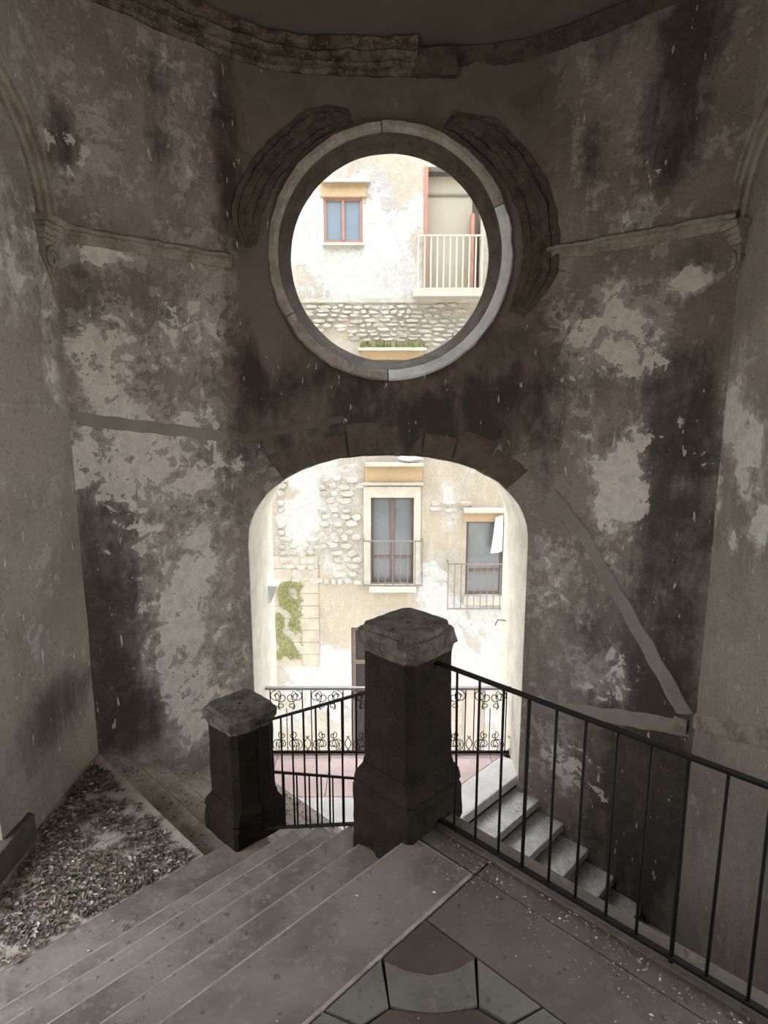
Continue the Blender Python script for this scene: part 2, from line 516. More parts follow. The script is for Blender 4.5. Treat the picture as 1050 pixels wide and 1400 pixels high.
def build_back():
    nx, nz = 92, 138
    xs = [XL - 0.3 + (XR - XL + 0.6) * i / nx for i in range(nx + 1)]
    zs = [BOT - 0.3 + (ZC + 0.5 - BOT + 0.3) * j / nz for j in range(nz + 1)]
    v, f = [], []
    for z in zs:
        for x in xs:
            v.append((x, wy(x), z))
    n = nx + 1
    for j in range(nz):
        for i in range(nx):
            a = j * n + i
            f.append((a, a + 1, a + 1 + n, a + n))
    k = len(v)
    v += [(xs[0], YB, zs[0]), (xs[-1], YB, zs[0]), (xs[-1], YB, zs[-1]), (xs[0], YB, zs[-1])]
    f.append((k, k + 3, k + 2, k + 1))
    f.append(tuple(range(nx, -1, -1)) + (k, k + 1))
    f.append(tuple(nz * n + i for i in range(n)) + (k + 2, k + 3))
    f.append(tuple(j * n for j in range(nz + 1)) + (k + 3, k))
    f.append(tuple(j * n + nx for j in range(nz, -1, -1)) + (k + 1, k + 2))
    wall = link('wall_back', v, f, M['plaster'])
    cut = MB()
    prof = [(ARX0, BOT - 1), ]
    for i in range(41):
        t = math.pi - math.pi * i / 40
        c, s_ = math.cos(t), math.sin(t)
        e = 2 / 2.3
        prof.append((ACX + AHW * math.copysign(abs(c) ** e, c) + 0.006 * noise.noise(Vector((i * .7, 0, 0))), ARZ + ARH * abs(s_) ** e + 0.012 * noise.noise(Vector((i * .6, 5, 0)))))
    prof.append((ARX1, BOT - 1))
    m_ = len(prof)
    cut.add([(x, 4.6, z) for x, z in prof] + [(x, 7.2, z) for x, z in prof],
            [tuple(range(m_)), tuple(range(2 * m_ - 1, m_ - 1, -1))] + [(i, (i + 1) % m_, (i + 1) % m_ + m_, i + m_) for i in range(m_)])
    c1 = cut.obj('cut')
    cut = MB()
    m_ = 72
    ring = [(OCX + 1.015 * math.cos(2 * math.pi * i / m_), OCZ + 1.015 * math.sin(2 * math.pi * i / m_)) for i in range(m_)]
    cut.add([(x, 4.6, z) for x, z in ring] + [(x, 5.74, z) for x, z in ring] + [(OCX + (x - OCX) * 1.45, 7.2, OCZ + (z - OCZ) * 1.45) for x, z in ring],
            [tuple(range(m_)), tuple(range(3 * m_ - 1, 2 * m_ - 1, -1))] + [(k * m_ + i, k * m_ + (i + 1) % m_, k * m_ + (i + 1) % m_ + m_, k * m_ + i + m_) for k in (0, 1) for i in range(m_)])
    c2 = cut.obj('cut')
    for c in (c1, c2):
        md = wall.modifiers.new('b', 'BOOLEAN')
        md.operation = 'DIFFERENCE'
        md.solver = 'EXACT'
        md.object = c
    dg = bpy.context.evaluated_depsgraph_get()
    me = bpy.data.meshes.new_from_object(wall.evaluated_get(dg))
    wall.modifiers.clear()
    wall.data = me
    for c in (c1, c2):
        bpy.data.objects.remove(c, do_unlink=True)
    me.materials.clear()
    me.materials.append(M['plaster'])
    me.materials.append(M['reveal'])
    me.materials.append(M['cement'])
    for p in me.polygons:
        c = p.center
        deep = any(me.vertices[i].co.y > wy(me.vertices[i].co.x) + 0.04 for i in p.vertices)
        p.material_index = 1 if deep else 0
        p.use_smooth = not deep
    # relief of the render: gentle undulation of the front surface
    for v_ in me.vertices:
        if v_.co.y < wy(v_.co.x) + 0.01:
            v_.co.y += 0.010 * noise.noise(v_.co * 1.7) + 0.006 * noise.noise(v_.co * 5.1)
    def cem(p):
        # newer brown render around oculus and arch, with the backlit shade painted in
        e = min((p.x + 1.30) / 0.22, (1.40 - p.x) / 0.22, (p.z - 0.9 - 0.5 * abs(p.x - CX)) / 0.35)
        return max(0.0, min(1.0, 0.5 + 0.5 * e))
    paint(wall, 0, blobs_on(on_wall, LITE_BACK, 0), blobs_on(on_wall, MURK_BACK, 0), cem=cem)
    tag(wall, 'concave peeling plaster wall pierced by a round window above an arch', 'wall', kind='structure')
    return wall
wall_back = build_back()

# side walls, grids with rectangular openings
def grid_wall(name, X, dirx, y0, y1, z0, z1, holes, m, thick=0.35, stp=0.07):
    def axis(a, b, cuts):
        pts = sorted(set([a, b] + [c for c in cuts if a < c < b]))
        out = []
        for p, q in zip(pts, pts[1:]):
            k = max(1, round((q - p) / stp))
            out += [p + (q - p) * i / k for i in range(k)]
        return out + [b]
    ys = axis(y0, y1, [c for h in holes for c in h[:2]])
    zs = axis(z0, z1, [c for h in holes for c in h[2:4]])
    keep = lambda j, k: not any(h[0] - 1e-6 < (ys[j] + ys[j + 1]) / 2 < h[1] and h[2] < (zs[k] + zs[k + 1]) / 2 < h[3] for h in holes)
    ny, nz = len(ys), len(zs)
    v = []
    for s_ in (0, 1):
        for z in zs:
            for y in ys:
                v.append((X + dirx * thick * s_ + (0.006 * noise.noise(Vector((y * 2, z * 2, X))) if s_ == 0 else 0), y, z))
    idx = lambda s_, j, k: s_ * ny * nz + k * ny + j
    f = []
    K = {(j, k): keep(j, k) for j in range(ny - 1) for k in range(nz - 1)}
    for (j, k), ok in K.items():
        if not ok:
            continue
        f.append((idx(0, j, k), idx(0, j + 1, k), idx(0, j + 1, k + 1), idx(0, j, k + 1)))
        f.append((idx(1, j, k), idx(1, j, k + 1), idx(1, j + 1, k + 1), idx(1, j + 1, k)))
        for dj, dk, a, b in ((-1, 0, (j, k), (j, k + 1)), (1, 0, (j + 1, k), (j + 1, k + 1)), (0, -1, (j, k), (j + 1, k)), (0, 1, (j, k + 1), (j + 1, k + 1))):
            if not K.get((j + dj, k + dk), False):
                f.append((idx(0, *a), idx(0, *b), idx(1, *b), idx(1, *a)))
    return link(name, v, f, m)

JAMB_Y = 3.26
wl = grid_wall('wall_left', XL, -1, YR, 4.52, BOT - 0.3, ZC + 0.5, [(0.3, JAMB_Y, -0.66, 3.1)], M['pier'])
paint(wl, 1, blobs_on(lambda x, y: on_x(x, y, XL), [(12, 330, 40, 90, .9), (60, 350, 12, 130, .9), (62, 480, 10, 60, .7), (20, 60, 40, 80, .5), (75, 530, 8, 30, .8)], 1),
      blobs_on(lambda x, y: on_x(x, y, XL), [(55, 1000, 60, 45, .75), (90, 950, 30, 60, .6), (30, 900, 30, 60, .3), (20, 700, 18, 120, .25)], 1), -0.25)
tag(wl, 'grey plastered left pier with an arch springing from its capital', 'wall', kind='structure')
wr = grid_wall('wall_right', XR, 1, YR, 4.56, BOT - 0.3, ZC + 0.5, [(-2.2, 2.8, 0.3, 4.0)], M['pier'])
paint(wr, 1, blobs_on(lambda x, y: on_x(x, y, XR), [(1022, 620, 20, 60, 1.6), (1000, 570, 14, 40, 1.6), (980, 680, 8, 40, 1.2), (1042, 720, 14, 30, 1.5), (1005, 740, 6, 20, 1.2), (1020, 450, 20, 60, .4)], 1),
      blobs_on(lambda x, y: on_x(x, y, XR), [(970, 760, 20, 150, .3), (1010, 345, 8, 40, .9), (950, 1200, 20, 100, .3)], 1), -0.25)
tag(wr, 'pale grey plastered right pier with flaking white paint', 'wall', kind='structure')
# rear wall behind the viewer, with a tall window opening
mb = MB()
for (x0, x1, z0, z1) in ((XL - 0.35, XR + 0.35, BOT - 0.3, ZC + 0.5),):
    mb.box(x0, x1, YR - 0.35, YR, z0, z1)
tag(mb.obj('wall_rear', M['cement']), 'rendered wall closing the hall behind the landing', 'wall', kind='structure')

# ceiling: shallow vault above the cornice
def build_ceiling():
    v, f = [], []
    n, m_ = 40, 30
    for j in range(m_ + 1):
        for i in range(n + 1):
            x = XL - 0.3 + (XR - XL + 0.6) * i / n
            y = YR - 0.3 + (wy(x) + 0.35 - YR + 0.3) * j / m_
            d = max(0.0, wy(x) - y)
            e = max(0.0, min(x - XL, XR - x))
            z = ZC + 0.02 + 0.30 * (1 - math.exp(-d / 0.9)) * (1 - math.exp(-e / 0.8))
            v.append((x, y, z))
    for j in range(m_):
        for i in range(n):
            a = j * (n + 1) + i
            f.append((a, a + 1, a + n + 2, a + n + 1))
    k = len(v)
    v += [(p[0], p[1], ZC + 0.8) for p in v[:k]]
    f += [tuple(q + k for q in t[::-1]) for t in f[:n * m_]]
    edge = [i for i in range(n + 1)] + [j * (n + 1) + n for j in range(1, m_ + 1)] + [m_ * (n + 1) + i for i in range(n - 1, -1, -1)] + [j * (n + 1) for j in range(m_ - 1, 0, -1)]
    for p, q in zip(edge, edge[1:] + edge[:1]):
        f.append((p, q, q + k, p + k))
    o = link('ceiling', v, f, M['ceil'], smooth=False)
    return tag(o, 'smooth grey plaster vault over the stair hall', 'ceiling', kind='structure')
build_ceiling()

# unseen wall above the hall, added to cut sky light on the facade
o = MB().box(-9, 9, YB - 0.6, YB - 0.05, ZC + 0.85, 12.5).obj('wall_sky_block', M['cement'])
tag(o, 'unseen wall above the stair hall added to dim the facade', 'wall', kind='structure')
# unseen slabs outside the side openings, added to block high sky light
for sg, nm, X in ((-1, 'shade_slab_left', XL - 0.36), (1, 'shade_slab_right', XR + 0.36)):
    o = MB().box(min(X, X + sg * 2.6), max(X, X + sg * 2.6), YR - 0.35, 4.6, 4.15, 4.4).obj(nm, M['ceil'])
    tag(o, 'unseen flat slab added to block high sky light on the ' + ('left' if sg < 0 else 'right'), 'ceiling', kind='structure')
# portals
portal('oculus_portal', (OCX, 6.7, OCZ), (-math.pi / 2, 0, 0), 2.2, 2.2)
portal('arch_portal', (ACX, 6.7, -0.15), (-math.pi / 2, 0, 0), 2.6, 3.2)
portal('left_door_portal', (XL - 0.4, 1.83, 1.17), (0, -math.pi / 2, 0), 3.8, 3.2)
portal('right_opening_portal', (XR + 0.4, 0.3, 2.15), (0, math.pi / 2, 0), 3.8, 5.1)

# ------------------------------------------------------------------ mouldings on the walls
def wall_frames(x0, x1, z, n=40, jit=0.0):
    fr = []
    for i in range(n + 1):
        x = x0 + (x1 - x0) * i / n
        e = 0.01
        t = Vector((2 * e, wy(x + e) - wy(x - e), 0)).normalized()
        nrm = Vector((t.y, -t.x, 0))
        if nrm.y > 0:
            nrm = -nrm
        fr.append((Vector((x, wy(x), z + jit * noise.noise(Vector((x * 3, z, 0))))), nrm, Vector((0, 0, 1))))
    return fr

STRING = [(-.05, -.065), (.012, -.065), (.018, -.035), (.03, -.022), (.034, .0), (.06, .008), (.064, .03), (.04, .038), (.015, .055), (-.05, .06)]
o = MB().sweep(wall_frames(XL + 0.02, -1.27, 3.04, 48), STRING, 0.012, 9).obj('trim_1', M['string'])
tag(o, 'broken plaster string course on the curved wall left of the round window', 'moulding', kind='structure')
o = MB().sweep(wall_frames(1.37, XR - 0.02, 3.11, 48), STRING, 0.012, 9).obj('trim_2', M['string'])
tag(o, 'broken plaster string course on the curved wall right of the round window', 'moulding', kind='structure')
CORN = [(-.06, -.13), (.02, -.13), (.03, -.10), (.025, -.085), (.06, -.075), (.065, -.05), (.055, -.04), (.10, -.025), (.11, .01), (.095, .025), (.14, .04), (.15, .09), (-.06, .10)]
o = MB().sweep(wall_frames(-2.2, 0.27, 4.68, 90), CORN, 0.016, 7).obj('trim_3', M['mould'])
tag(o, 'crumbling moulded cornice remnant under the vault', 'cornice', kind='structure')
o = MB().sweep(wall_frames(0.26, 0.60, 4.66, 12), [(-.06, -.13), (.06, -.12), (.085, -.03), (.10, .06), (-.06, .10)], 0.01, 6).obj('trim_4', M['mould_and_shade'])
tag(o, 'dark rough mortar stump where the cornice breaks off', 'cornice', kind='structure')
o = MB().sweep(wall_frames(0.60, 2.38, 4.70, 60), [(-.06, -.10), (.008, -.09), (.02, .0), (.035, .05), (-.06, .06)], 0.012, 5).obj('trim_5', M['mould_and_shade'])
tag(o, 'dark scar of the missing cornice on the right', 'cornice', kind='structure')

# horizontal patched chase on the left, diagonal one on the right, horizontal one low right
def wall_strip(name, p0, p1, w0, w1, m, label, n=30, proud=0.012):
    mbb = MB()
    fr = []
    pts = []
    for i in range(n + 1):
        t = i / n
        x, z = p0[0] + (p1[0] - p0[0]) * t, p0[1] + (p1[1] - p0[1]) * t
        pts.append((x, z, (w0 + (w1 - w0) * t)))
    d = Vector((p1[0] - p0[0], p1[1] - p0[1])).normalized()
    side = Vector((-d.y, d.x))
    prof = [(-1, -.03), (-1, .5), (-.8, 1.0), (.8, 1.0), (1, .5), (1, -.03)]
    v = []
    for k, (x, z, w) in enumerate(pts):
        for (s_, h) in prof:
            ww = w * (1 + 0.25 * noise.noise(Vector((k * .35, s_, p0[0]))))
            xx, zz = x + side.x * s_ * ww / 2, z + side.y * s_ * ww / 2
            v.append((xx, wy(xx) - proud * h + (0.03 if h < 0 else 0), zz))
    npf = len(prof)
    f = []
    for i in range(n):
        for k in range(npf):
            a, b = i * npf + k, i * npf + (k + 1) % npf
            f.append((a, b, b + npf, a + npf))
    f += [tuple(range(npf)), tuple(n * npf + k for k in range(npf))]
    o = mbb.add(v, f).obj(name, m)
    return tag(o, label, 'plaster band', kind='structure')
def pw(px, py):
    p = on_wall(px, py)
    return p.x, p.z
wall_strip('trim_6', pw(92, 571), pw(332, 600), .085, .10, M['band'], 'mortar filled band across the left wall below the string course', proud=0.003)
wall_strip('trim_7', pw(330, 600), pw(470, 572), .07, .07, M['cement'], 'mortar band over the arch haunch on the left', proud=0.008)
wall_strip('trim_8', pw(752, 672), pw(800, 735), .10, .10, M['band'], 'upper bend of the diagonal mortar band on the right wall', n=10, proud=0.014)
wall_strip('trim_9', pw(797, 730), pw(936, 975), .085, .10, M['band'], 'diagonal mortar filled band running down the right wall', proud=0.016)
wall_strip('trim_10', pw(722, 965), pw(938, 995), .11, .14, M['band'], 'pale horizontal mortar band low on the right wall', proud=0.008)
mb = MB()
v, f = [], []
for i in range(61):
    y = 4.55 - i * 0.04
    j0, j1 = 0.02 * noise.noise(Vector((i * .3, 1, 0))), 0.03 * noise.noise(Vector((i * .35, 7, 0)))
    z0_, z1_ = -0.66 + i * 0.0167 + j0, -0.52 + i * 0.0167 + j1
    v += [(XR + .02, y, z0_), (XR - .006, y, z0_), (XR - .012, y, z0_ + .02), (XR - .012, y, z1_ - .02), (XR - .004, y, z1_), (XR + .02, y, z1_)]
for i in range(60):
    for k in range(6):
        f.append((i * 6 + k, i * 6 + (k + 1) % 6, i * 6 + 6 + (k + 1) % 6, i * 6 + 6 + k))
f += [tuple(range(6)), tuple(360 + k for k in range(6))]
mb.add(v, f)
tag(mb.obj('trim_11', M['string']), 'rough pale mortar band across the right pier', 'plaster band', kind='structure')
o = MB().box(XL - 0.02, XL + 0.010, 2.0, 4.47, 1.80, 1.885).obj('trim_12', M['pier'])
paint(o, 1, [], [])
tag(o, 'shallow horizontal plaster band across the left pier', 'plaster band', kind='structure')

o = MB().box(-.05, .05, -.02, .012, -.06, .06).obj('junction_plate', M['fac_tan'] if 'fac_tan' in M else M['string'])
pj = on_wall(930, 990)
o.location = (pj.x, pj.y - .006, pj.z)
o.rotation_euler = (0, 0, -math.pi / 4)
tag(o, 'small tan square plate in the right corner beside the tip of the diagonal band', 'plate')

# oculus ring stones
def build_oculus():
    root = empty('window_1', 'round oculus window with a worn stone ring above the arch', 'window', (OCX, 5.65, OCZ - 1.07), kind='structure')
    prof = [(1.05, 5.75), (1.048, 5.60), (1.03, 5.565), (.99, 5.56), (.955, 5.59), (.95, 5.635), (.96, 5.75)]
    inner = [(.952, 5.60), (.94, 5.63), (.872, 5.80), (.885, 5.86), (1.25, 6.64), (1.28, 6.64), (1.0, 5.86), (1.0, 5.7)]
    v, f = [], []
    n, k = 96, len(inner)
    for i in range(n):
        t = 2 * math.pi * i / n
        for (r, y) in inner:
            q = Vector((OCX + r * math.cos(t), y, OCZ + r * math.sin(t)))
            v.append(q + noise.noise_vector(q * 9) * 0.003)
    for i in range(n):
        for j in range(k):
            f.append((i * k + j, i * k + (j + 1) % k, ((i + 1) % n) * k + (j + 1) % k, ((i + 1) % n) * k + j))
    adopt(MB().add(v, f).obj('window_reveal', M['mould_and_shade']), root)  # dark colour carries the shade inside the round opening
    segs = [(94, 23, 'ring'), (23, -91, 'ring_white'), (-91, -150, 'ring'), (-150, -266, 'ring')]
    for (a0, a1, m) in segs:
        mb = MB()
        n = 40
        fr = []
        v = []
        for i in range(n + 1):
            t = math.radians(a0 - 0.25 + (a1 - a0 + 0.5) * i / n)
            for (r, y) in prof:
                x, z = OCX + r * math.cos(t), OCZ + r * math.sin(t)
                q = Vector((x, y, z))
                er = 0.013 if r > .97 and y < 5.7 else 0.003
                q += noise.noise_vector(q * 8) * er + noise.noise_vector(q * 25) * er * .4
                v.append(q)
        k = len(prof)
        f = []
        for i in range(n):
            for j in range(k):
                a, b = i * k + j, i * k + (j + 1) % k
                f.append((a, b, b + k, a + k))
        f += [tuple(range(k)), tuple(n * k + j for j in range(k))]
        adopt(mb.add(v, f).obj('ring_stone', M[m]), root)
    # remnants of the outer moulded surround
    for (a0, a1, r0, r1, n) in ((66, -24, 1.13, 1.38, 50), (106, 178, 1.11, 1.33, 40)):
        w = r1 - r0
        pr = [(r0, -.03), (r0, .035), (r0 + .2 * w, .05), (r0 + .28 * w, .025), (r0 + .5 * w, .03), (r0 + .55 * w, .06), (r0 + .75 * w, .065), (r0 + .8 * w, .03), (r1, .028), (r1, -.03)]
        v, f = [], []
        for i in range(n + 1):
            t = math.radians(a0 + (a1 - a0) * i / n)
            for (r, h) in pr:
                fade = min(1, 6 * i / n, 6 * (n - i) / n)
                r = r0 + (r - r0) * (0.55 + 0.45 * fade)
                x, z = OCX + r * math.cos(t), OCZ + r * math.sin(t)
                hh = h * (0.25 + 0.75 * fade) * (0.8 + 0.5 * noise.noise(Vector((t * 5, r * 3, 1)))) if h > 0 else h
                q = Vector((x, wy(x) - hh, z))
                q += noise.noise_vector(q * 12) * 0.018 + noise.noise_vector(q * 30) * 0.008
                v.append(q)
        k = len(pr)
        for i in range(n):
            for j in range(k):
                a, b = i * k + j, i * k + (j + 1) % k
                f.append((a, b, b + k, a + k))
        f += [tuple(range(k)), tuple(n * k + j for j in range(k))]
        adopt(MB().add(v, f).obj('surround_moulding', M['mould_and_shade']), root)
build_oculus()

# voussoirs over the arch
def arch_pt(t, off):
    e = 2 / 2.3
    c, s_ = math.cos(t), math.sin(t)
    x = ACX + AHW * math.copysign(abs(c) ** e, c)
    z = ARZ + ARH * abs(s_) ** e
    # outward normal approx
    n = Vector((math.copysign(abs(c) ** 1.1, c) / AHW, abs(s_) ** 1.1 / ARH)).normalized()
    return x + n.x * off, z + n.y * off
vr = empty('trim_13', 'rough voussoir stones framing the head of the arch', 'arch stones', (ACX, wy(ACX), ARZ), kind='structure')
cuts = [34, 50, 66, 79, 92, 104, 119, 137]
for i, (d0, d1) in enumerate(zip(cuts, cuts[1:])):
    v, f = [], []
    n = 8
    h = 0.26 + 0.05 * math.sin(i * 2.1)
    pr = 0.004 + 0.006 * ((i * 7) % 3) / 2
    for k in range(n + 1):
        t = math.radians(d0 + 0.5 + (d1 - d0 - 1.0) * k / n)
        for off, back in ((0.012, 0), (h, 0), (h, 1), (0.012, 1)):
            x, z = arch_pt(t, off)
            q = Vector((x, wy(x) - pr + back * 0.06, z))
            if not back:
                q += noise.noise_vector(q * 9) * 0.006
            v.append(q)
    for k in range(n):
        for j in range(4):
            a, b = k * 4 + j, k * 4 + (j + 1) % 4
            f.append((a, b, b + 4, a + 4))
    f += [(0, 1, 2, 3), tuple(n * 4 + j for j in range(4))]
    adopt(MB().add(v, f).obj('voussoir', M['voussoir']), vr)

# archivolts and capitals on the two piers
def archivolt(name, X, dirx, yc, zc, r, label, m):
    root = empty(name, label, 'arch moulding', (X, yc + r, zc), kind='structure')
    pr = [(-.02, -.14), (.022, -.14), (.026, -.10), (.012, -.092), (.014, -.075), (.042, -.07), (.046, -.03), (.022, -.022), (.024, -.008), (.055, -.002), (.058, .03), (-.02, .035)]
    v, f = [], []
    n = 44
    for i in range(n + 1):
        t = math.pi * 0.98 * i / n
        for (o_, d) in pr:
            rr = r + d
            q = Vector((X + dirx * o_, yc + rr * math.cos(t), zc + rr * math.sin(t)))
            q += noise.noise_vector(q * 11) * 0.004
            v.append(q)
    k = len(pr)
    for i in range(n):
        for j in range(k):
            a, b = i * k + j, i * k + (j + 1) % k
            f.append((a, b, b + k, a + k))
    f += [tuple(range(k)), tuple(n * k + j for j in range(k))]
    adopt(MB().add(v, f).obj('archivolt', m), root)
    # capital: stacked mouldings
    mb = MB()
    for (z0, z1, w, p) in ((-.02, .02, .30, .10), (-.05, -.02, .26, .075), (-.09, -.05, .24, .06), (-.12, -.09, .22, .045), (-.20, -.12, .19, .03)):
        q0 = yc + r - .05 - w / 2
        bm_v = [(X - dirx * .03, q0, zc + z0), (X + dirx * p, q0, zc + z0), (X + dirx * p, q0 + w, zc + z0), (X - dirx * .03, q0 + w, zc + z0),
                (X - dirx * .03, q0, zc + z1), (X + dirx * p, q0, zc + z1), (X + dirx * (p + .012), q0 + w, zc + z1), (X - dirx * .03, q0 + w, zc + z1)]
        bm_v = [Vector(a) + noise.noise_vector(Vector(a) * 14) * 0.01 for a in bm_v]
        mb.add(bm_v, [(0, 1, 2, 3), (4, 5, 6, 7), (0, 1, 5, 4), (1, 2, 6, 5), (2, 3, 7, 6), (3, 0, 4, 7)])
    cap = adopt(mb.obj('capital', m), root)
    mb = MB()
    pts = []
    for i in range(40):
        t = i / 39 * 3.4 * math.pi
        rr = .075 * (1 - i / 48)
        pts.append((X + dirx * .035, yc + r - .05 + rr * math.cos(t), zc - .225 + rr * math.sin(t)))
    mb.tube(pts, [0.02 * (1 - i / 60) for i in range(40)], 6)
    adopt(mb.obj('volute', m, smooth=True), root)
    mb = MB()
    mb.add([(X - dirx * .02, yc + r - .16, zc - .2), (X + dirx * .03, yc + r - .16, zc - .2), (X + dirx * .03, yc + r + .05, zc - .2), (X - dirx * .02, yc + r + .05, zc - .2),
            (X - dirx * .02, yc + r - .0, zc - .42), (X + dirx * .008, yc + r - .0, zc - .42), (X + dirx * .008, yc + r + .05, zc - .42), (X - dirx * .02, yc + r + .05, zc - .42)],
           [(0, 1, 2, 3), (4, 5, 6, 7), (0, 1, 5, 4), (1, 2, 6, 5), (2, 3, 7, 6), (3, 0, 4, 7)])
    adopt(mb.obj('corbel_tail', m), root)
archivolt('trim_14', XL, 1, 3.58, 3.06, 0.84, 'moulded arch band and capital on the left pier', M['string'])
archivolt('trim_15', XR, -1, 3.70, 3.06, 0.86, 'moulded arch band and capital on the right pier', M['string'])

# ------------------------------------------------------------------ floors and stairs
# bottom floor of the well
mb = MB().box(XL - 0.3, XR + 0.3, YR, 5.98, BOT - 0.3, BOT)
tag(mb.obj('floor_lower', M['step_low']), 'lowest stone floor deep in the stairwell', 'floor', kind='structure')

# upper landing: bed plus pavers with open joints
land = slab('floor', room_clip([(-9, -9), (-9, 0.085), (-0.012, 0.085), (-0.012, -9)]), -0.32, -0.014, M['mortar'], None, 0)
tag(land, 'upper stone landing with fan shaped pavers at the foot of the view', 'floor', kind='structure')
J = 0.0045
def paver(ab, m, z=0.0, bev=0.004, parent=land, edge=None):
    poly = room_clip(ab)
    if len(poly) < 3:
        return
    o = slab('paver', poly, -0.05, z, m, None, bev, 0.0, edge)
    adopt(o, parent)
    return o
# edge slab along the top step, then strips beside the railing
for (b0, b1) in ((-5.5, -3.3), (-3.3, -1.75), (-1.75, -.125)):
    paver([(-.325 + J, b0 + J), (-.325 + J, b1 - J), (0.02, b1 - J), (0.02, b0 + J)], M['edge_slab_shaded'], 0.0, 0.014, land, M['nose'])
paver([(-.325 + J, -.125 + J), (-.325 + J, -0.02), (0.02, -0.02), (0.02, -.125 + J)], M['floor'], 0.0)
for (a0, a1) in ((-7, -3.2), (-3.2, -1.55), (-1.55, -.325)):
    paver([(a0 + J, -.44 + J), (a0 + J, -.125 - J * .6), (a1 - J, -.125 - J * .6), (a1 - J, -.44 + J)], M['floor'], 0.0)
for (a0, a1) in ((-7, -2.3), (-2.3, -.325)):
    paver([(a0 + J, -.125 + J * .6), (a0 + J, -0.02), (a1 - J, -0.02), (a1 - J, -.125 + J * .6)], M['floor'], -0.002)
# raised kerb carrying the railing
kerb = slab('kerb', room_clip([(-7, -0.022), (-7, 0.10), (0.02, 0.10), (0.02, -0.022)]), -0.30, 0.012, M['floor'], None, 0.012, 0.004)
adopt(kerb, land)
# fan pattern
FC = (-.325, -.44)
def fan(r0, r1, t0, t1, n=14):
    """t measured from -a (0) to -b (90)"""
    pts = []
    for i in range(n + 1):
        t = math.radians(t0 + (t1 - t0) * i / n)
        pts.append((FC[0] - r1 * math.cos(t), FC[1] - r1 * math.sin(t)))
    if r0 <= 0:
        pts.append(FC)
    else:
        for i in range(n, -1, -1):
            t = math.radians(t0 + (t1 - t0) * i / n)
            pts.append((FC[0] - r0 * math.cos(t), FC[1] - r0 * math.sin(t)))
    return pts
def shift(poly, d=-0.0025):
    cx = sum(p[0] for p in poly) / len(poly)
    cy = sum(p[1] for p in poly) / len(poly)
    out = []
    for x, y in poly:
        L = math.hypot(x - cx, y - cy)
        k = max(0.0, (L + d) / L)
        out.append((cx + (x - cx) * k, cy + (y - cy) * k))
    return out
paver(shift(fan(0, .228, 0, 90)), M['paver_dark'])
mid = [(-.56, -.44), (-.67, -.585)]
arc_o = [(FC[0] - .362 * math.cos(math.radians(t)), FC[1] - .362 * math.sin(math.radians(t))) for t in (22, 30, 38, 45, 52, 60, 68)]
arc_i = [(FC[0] - .23 * math.cos(math.radians(t)), FC[1] - .23 * math.sin(math.radians(t))) for t in (88, 75, 60, 45, 30, 15, 2)]
paver(shift(arc_o + arc_i), M['paver_light'])
pL = [(-.325, -.675), (-.462, -.778), (-.44, -.885), (-.325, -.93)]
pR = [(-.56, -.44), (-.665, -.578), (-.765, -.56), (-.81, -.44)]
paver(shift(pL), M['paver_light'])
paver(shift(pR), M['paver_light'])
paver(shift([(-.467, -.785), (-.53, -.74), (-.59, -.69), (-.66, -.60), (-.672, -.588), (-.775, -.57), (-.82, -.64), (-.80, -.80), (-.70, -.90), (-.52, -.90), (-.45, -.885)]), M['paver_dark'])
paver(shift([(-.325, -.935), (-.445, -.89), (-.52, -.91), (-.52, -1.2), (-.325, -1.2)]), M['paver_light'])
paver(shift([(-.815, -.44), (-.775, -.56), (-.83, -.65), (-1.15, -.65), (-1.15, -.44)]), M['paver_light'])
paver(shift([(-.53, -.91), (-.70, -.91), (-.81, -.80), (-.83, -.66), (-1.15, -.66), (-1.15, -1.2), (-.53, -1.2)]), M['paver_light'])
for (a0, a1) in ((-2.2, -1.15), (-4.2, -2.2), (-7, -4.2)):
    for (b0, b1) in ((-1.2, -.44), (-3.0, -1.2), (-5.5, -3.0)):
        paver([(a0 + J, b0 + J), (a0 + J, b1 - J), (a1 - J, b1 - J), (a1 - J, b0 + J)], M['paver_light'])
for (b0, b1) in ((-3.0, -1.2), (-5.5, -3.0)):
    paver([(-1.15 + J, b0 + J), (-1.15 + J, b1 - J), (-.325 - J, b1 - J), (-.325 - J, b0 + J)], M['floor'])

def flight(label, group=None):
    return empty('stair_flight', label, 'staircase', W(0.5, 0, L1))

# flight A: from the landing down to the left
fa = empty('stair_flight', 'worn grey stone steps going down left from the upper landing', 'staircase', W(1.11, -1, L1))
na = [0.0, 0.29, 0.58, 0.86, 1.12]
for i in range(4):
    z = -(L1 / 5) * -1 * 0 - 0.164 * (i + 1)
    a0, a1 = na[i] - 0.02, na[i + 1] + 0.012
    poly = room_clip([(a0, -7), (a0, 0.045), (a1, 0.045), (a1, -7)])
    adopt(slab('step', poly, z - 0.24, z, M['step'], None, 0.016, 0.003, M['nose']), fa)
# quarter landing with slabs
q = slab('floor_landing', room_clip([(1.09, -7), (1.09, -0.02), (1.5, -0.02), (1.5, -0.37), (3.3, -0.37), (3.3, -7)]), L1 - 0.3, L1 - 0.012, M['mortar'], None, 0)
tag(q, 'leaf strewn quarter landing left of the short pillar', 'floor', kind='structure')
adopt(slab('paver', room_clip([(1.10, -7), (1.10, -0.0), (1.50, -0.0), (1.50, -7)]), L1 - 0.2, L1 + 0.004, M['step'], None, 0.008, 0.002), q)
for (a0, a1, b0, b1) in ((1.505, 2.05, -.86, -.345), (2.055, 3.12, -.86, -.345), (1.505, 2.4, -1.7, -.865), (2.405, 3.12, -1.7, -.865), (1.505, 3.12, -2.6, -1.705)):
    adopt(slab('paver', room_clip([(a0, b0), (a0, b1), (a1, b1), (a1, b0)]), L1 - 0.2, L1, M['step_lit'], None, 0.006, 0.002), q)
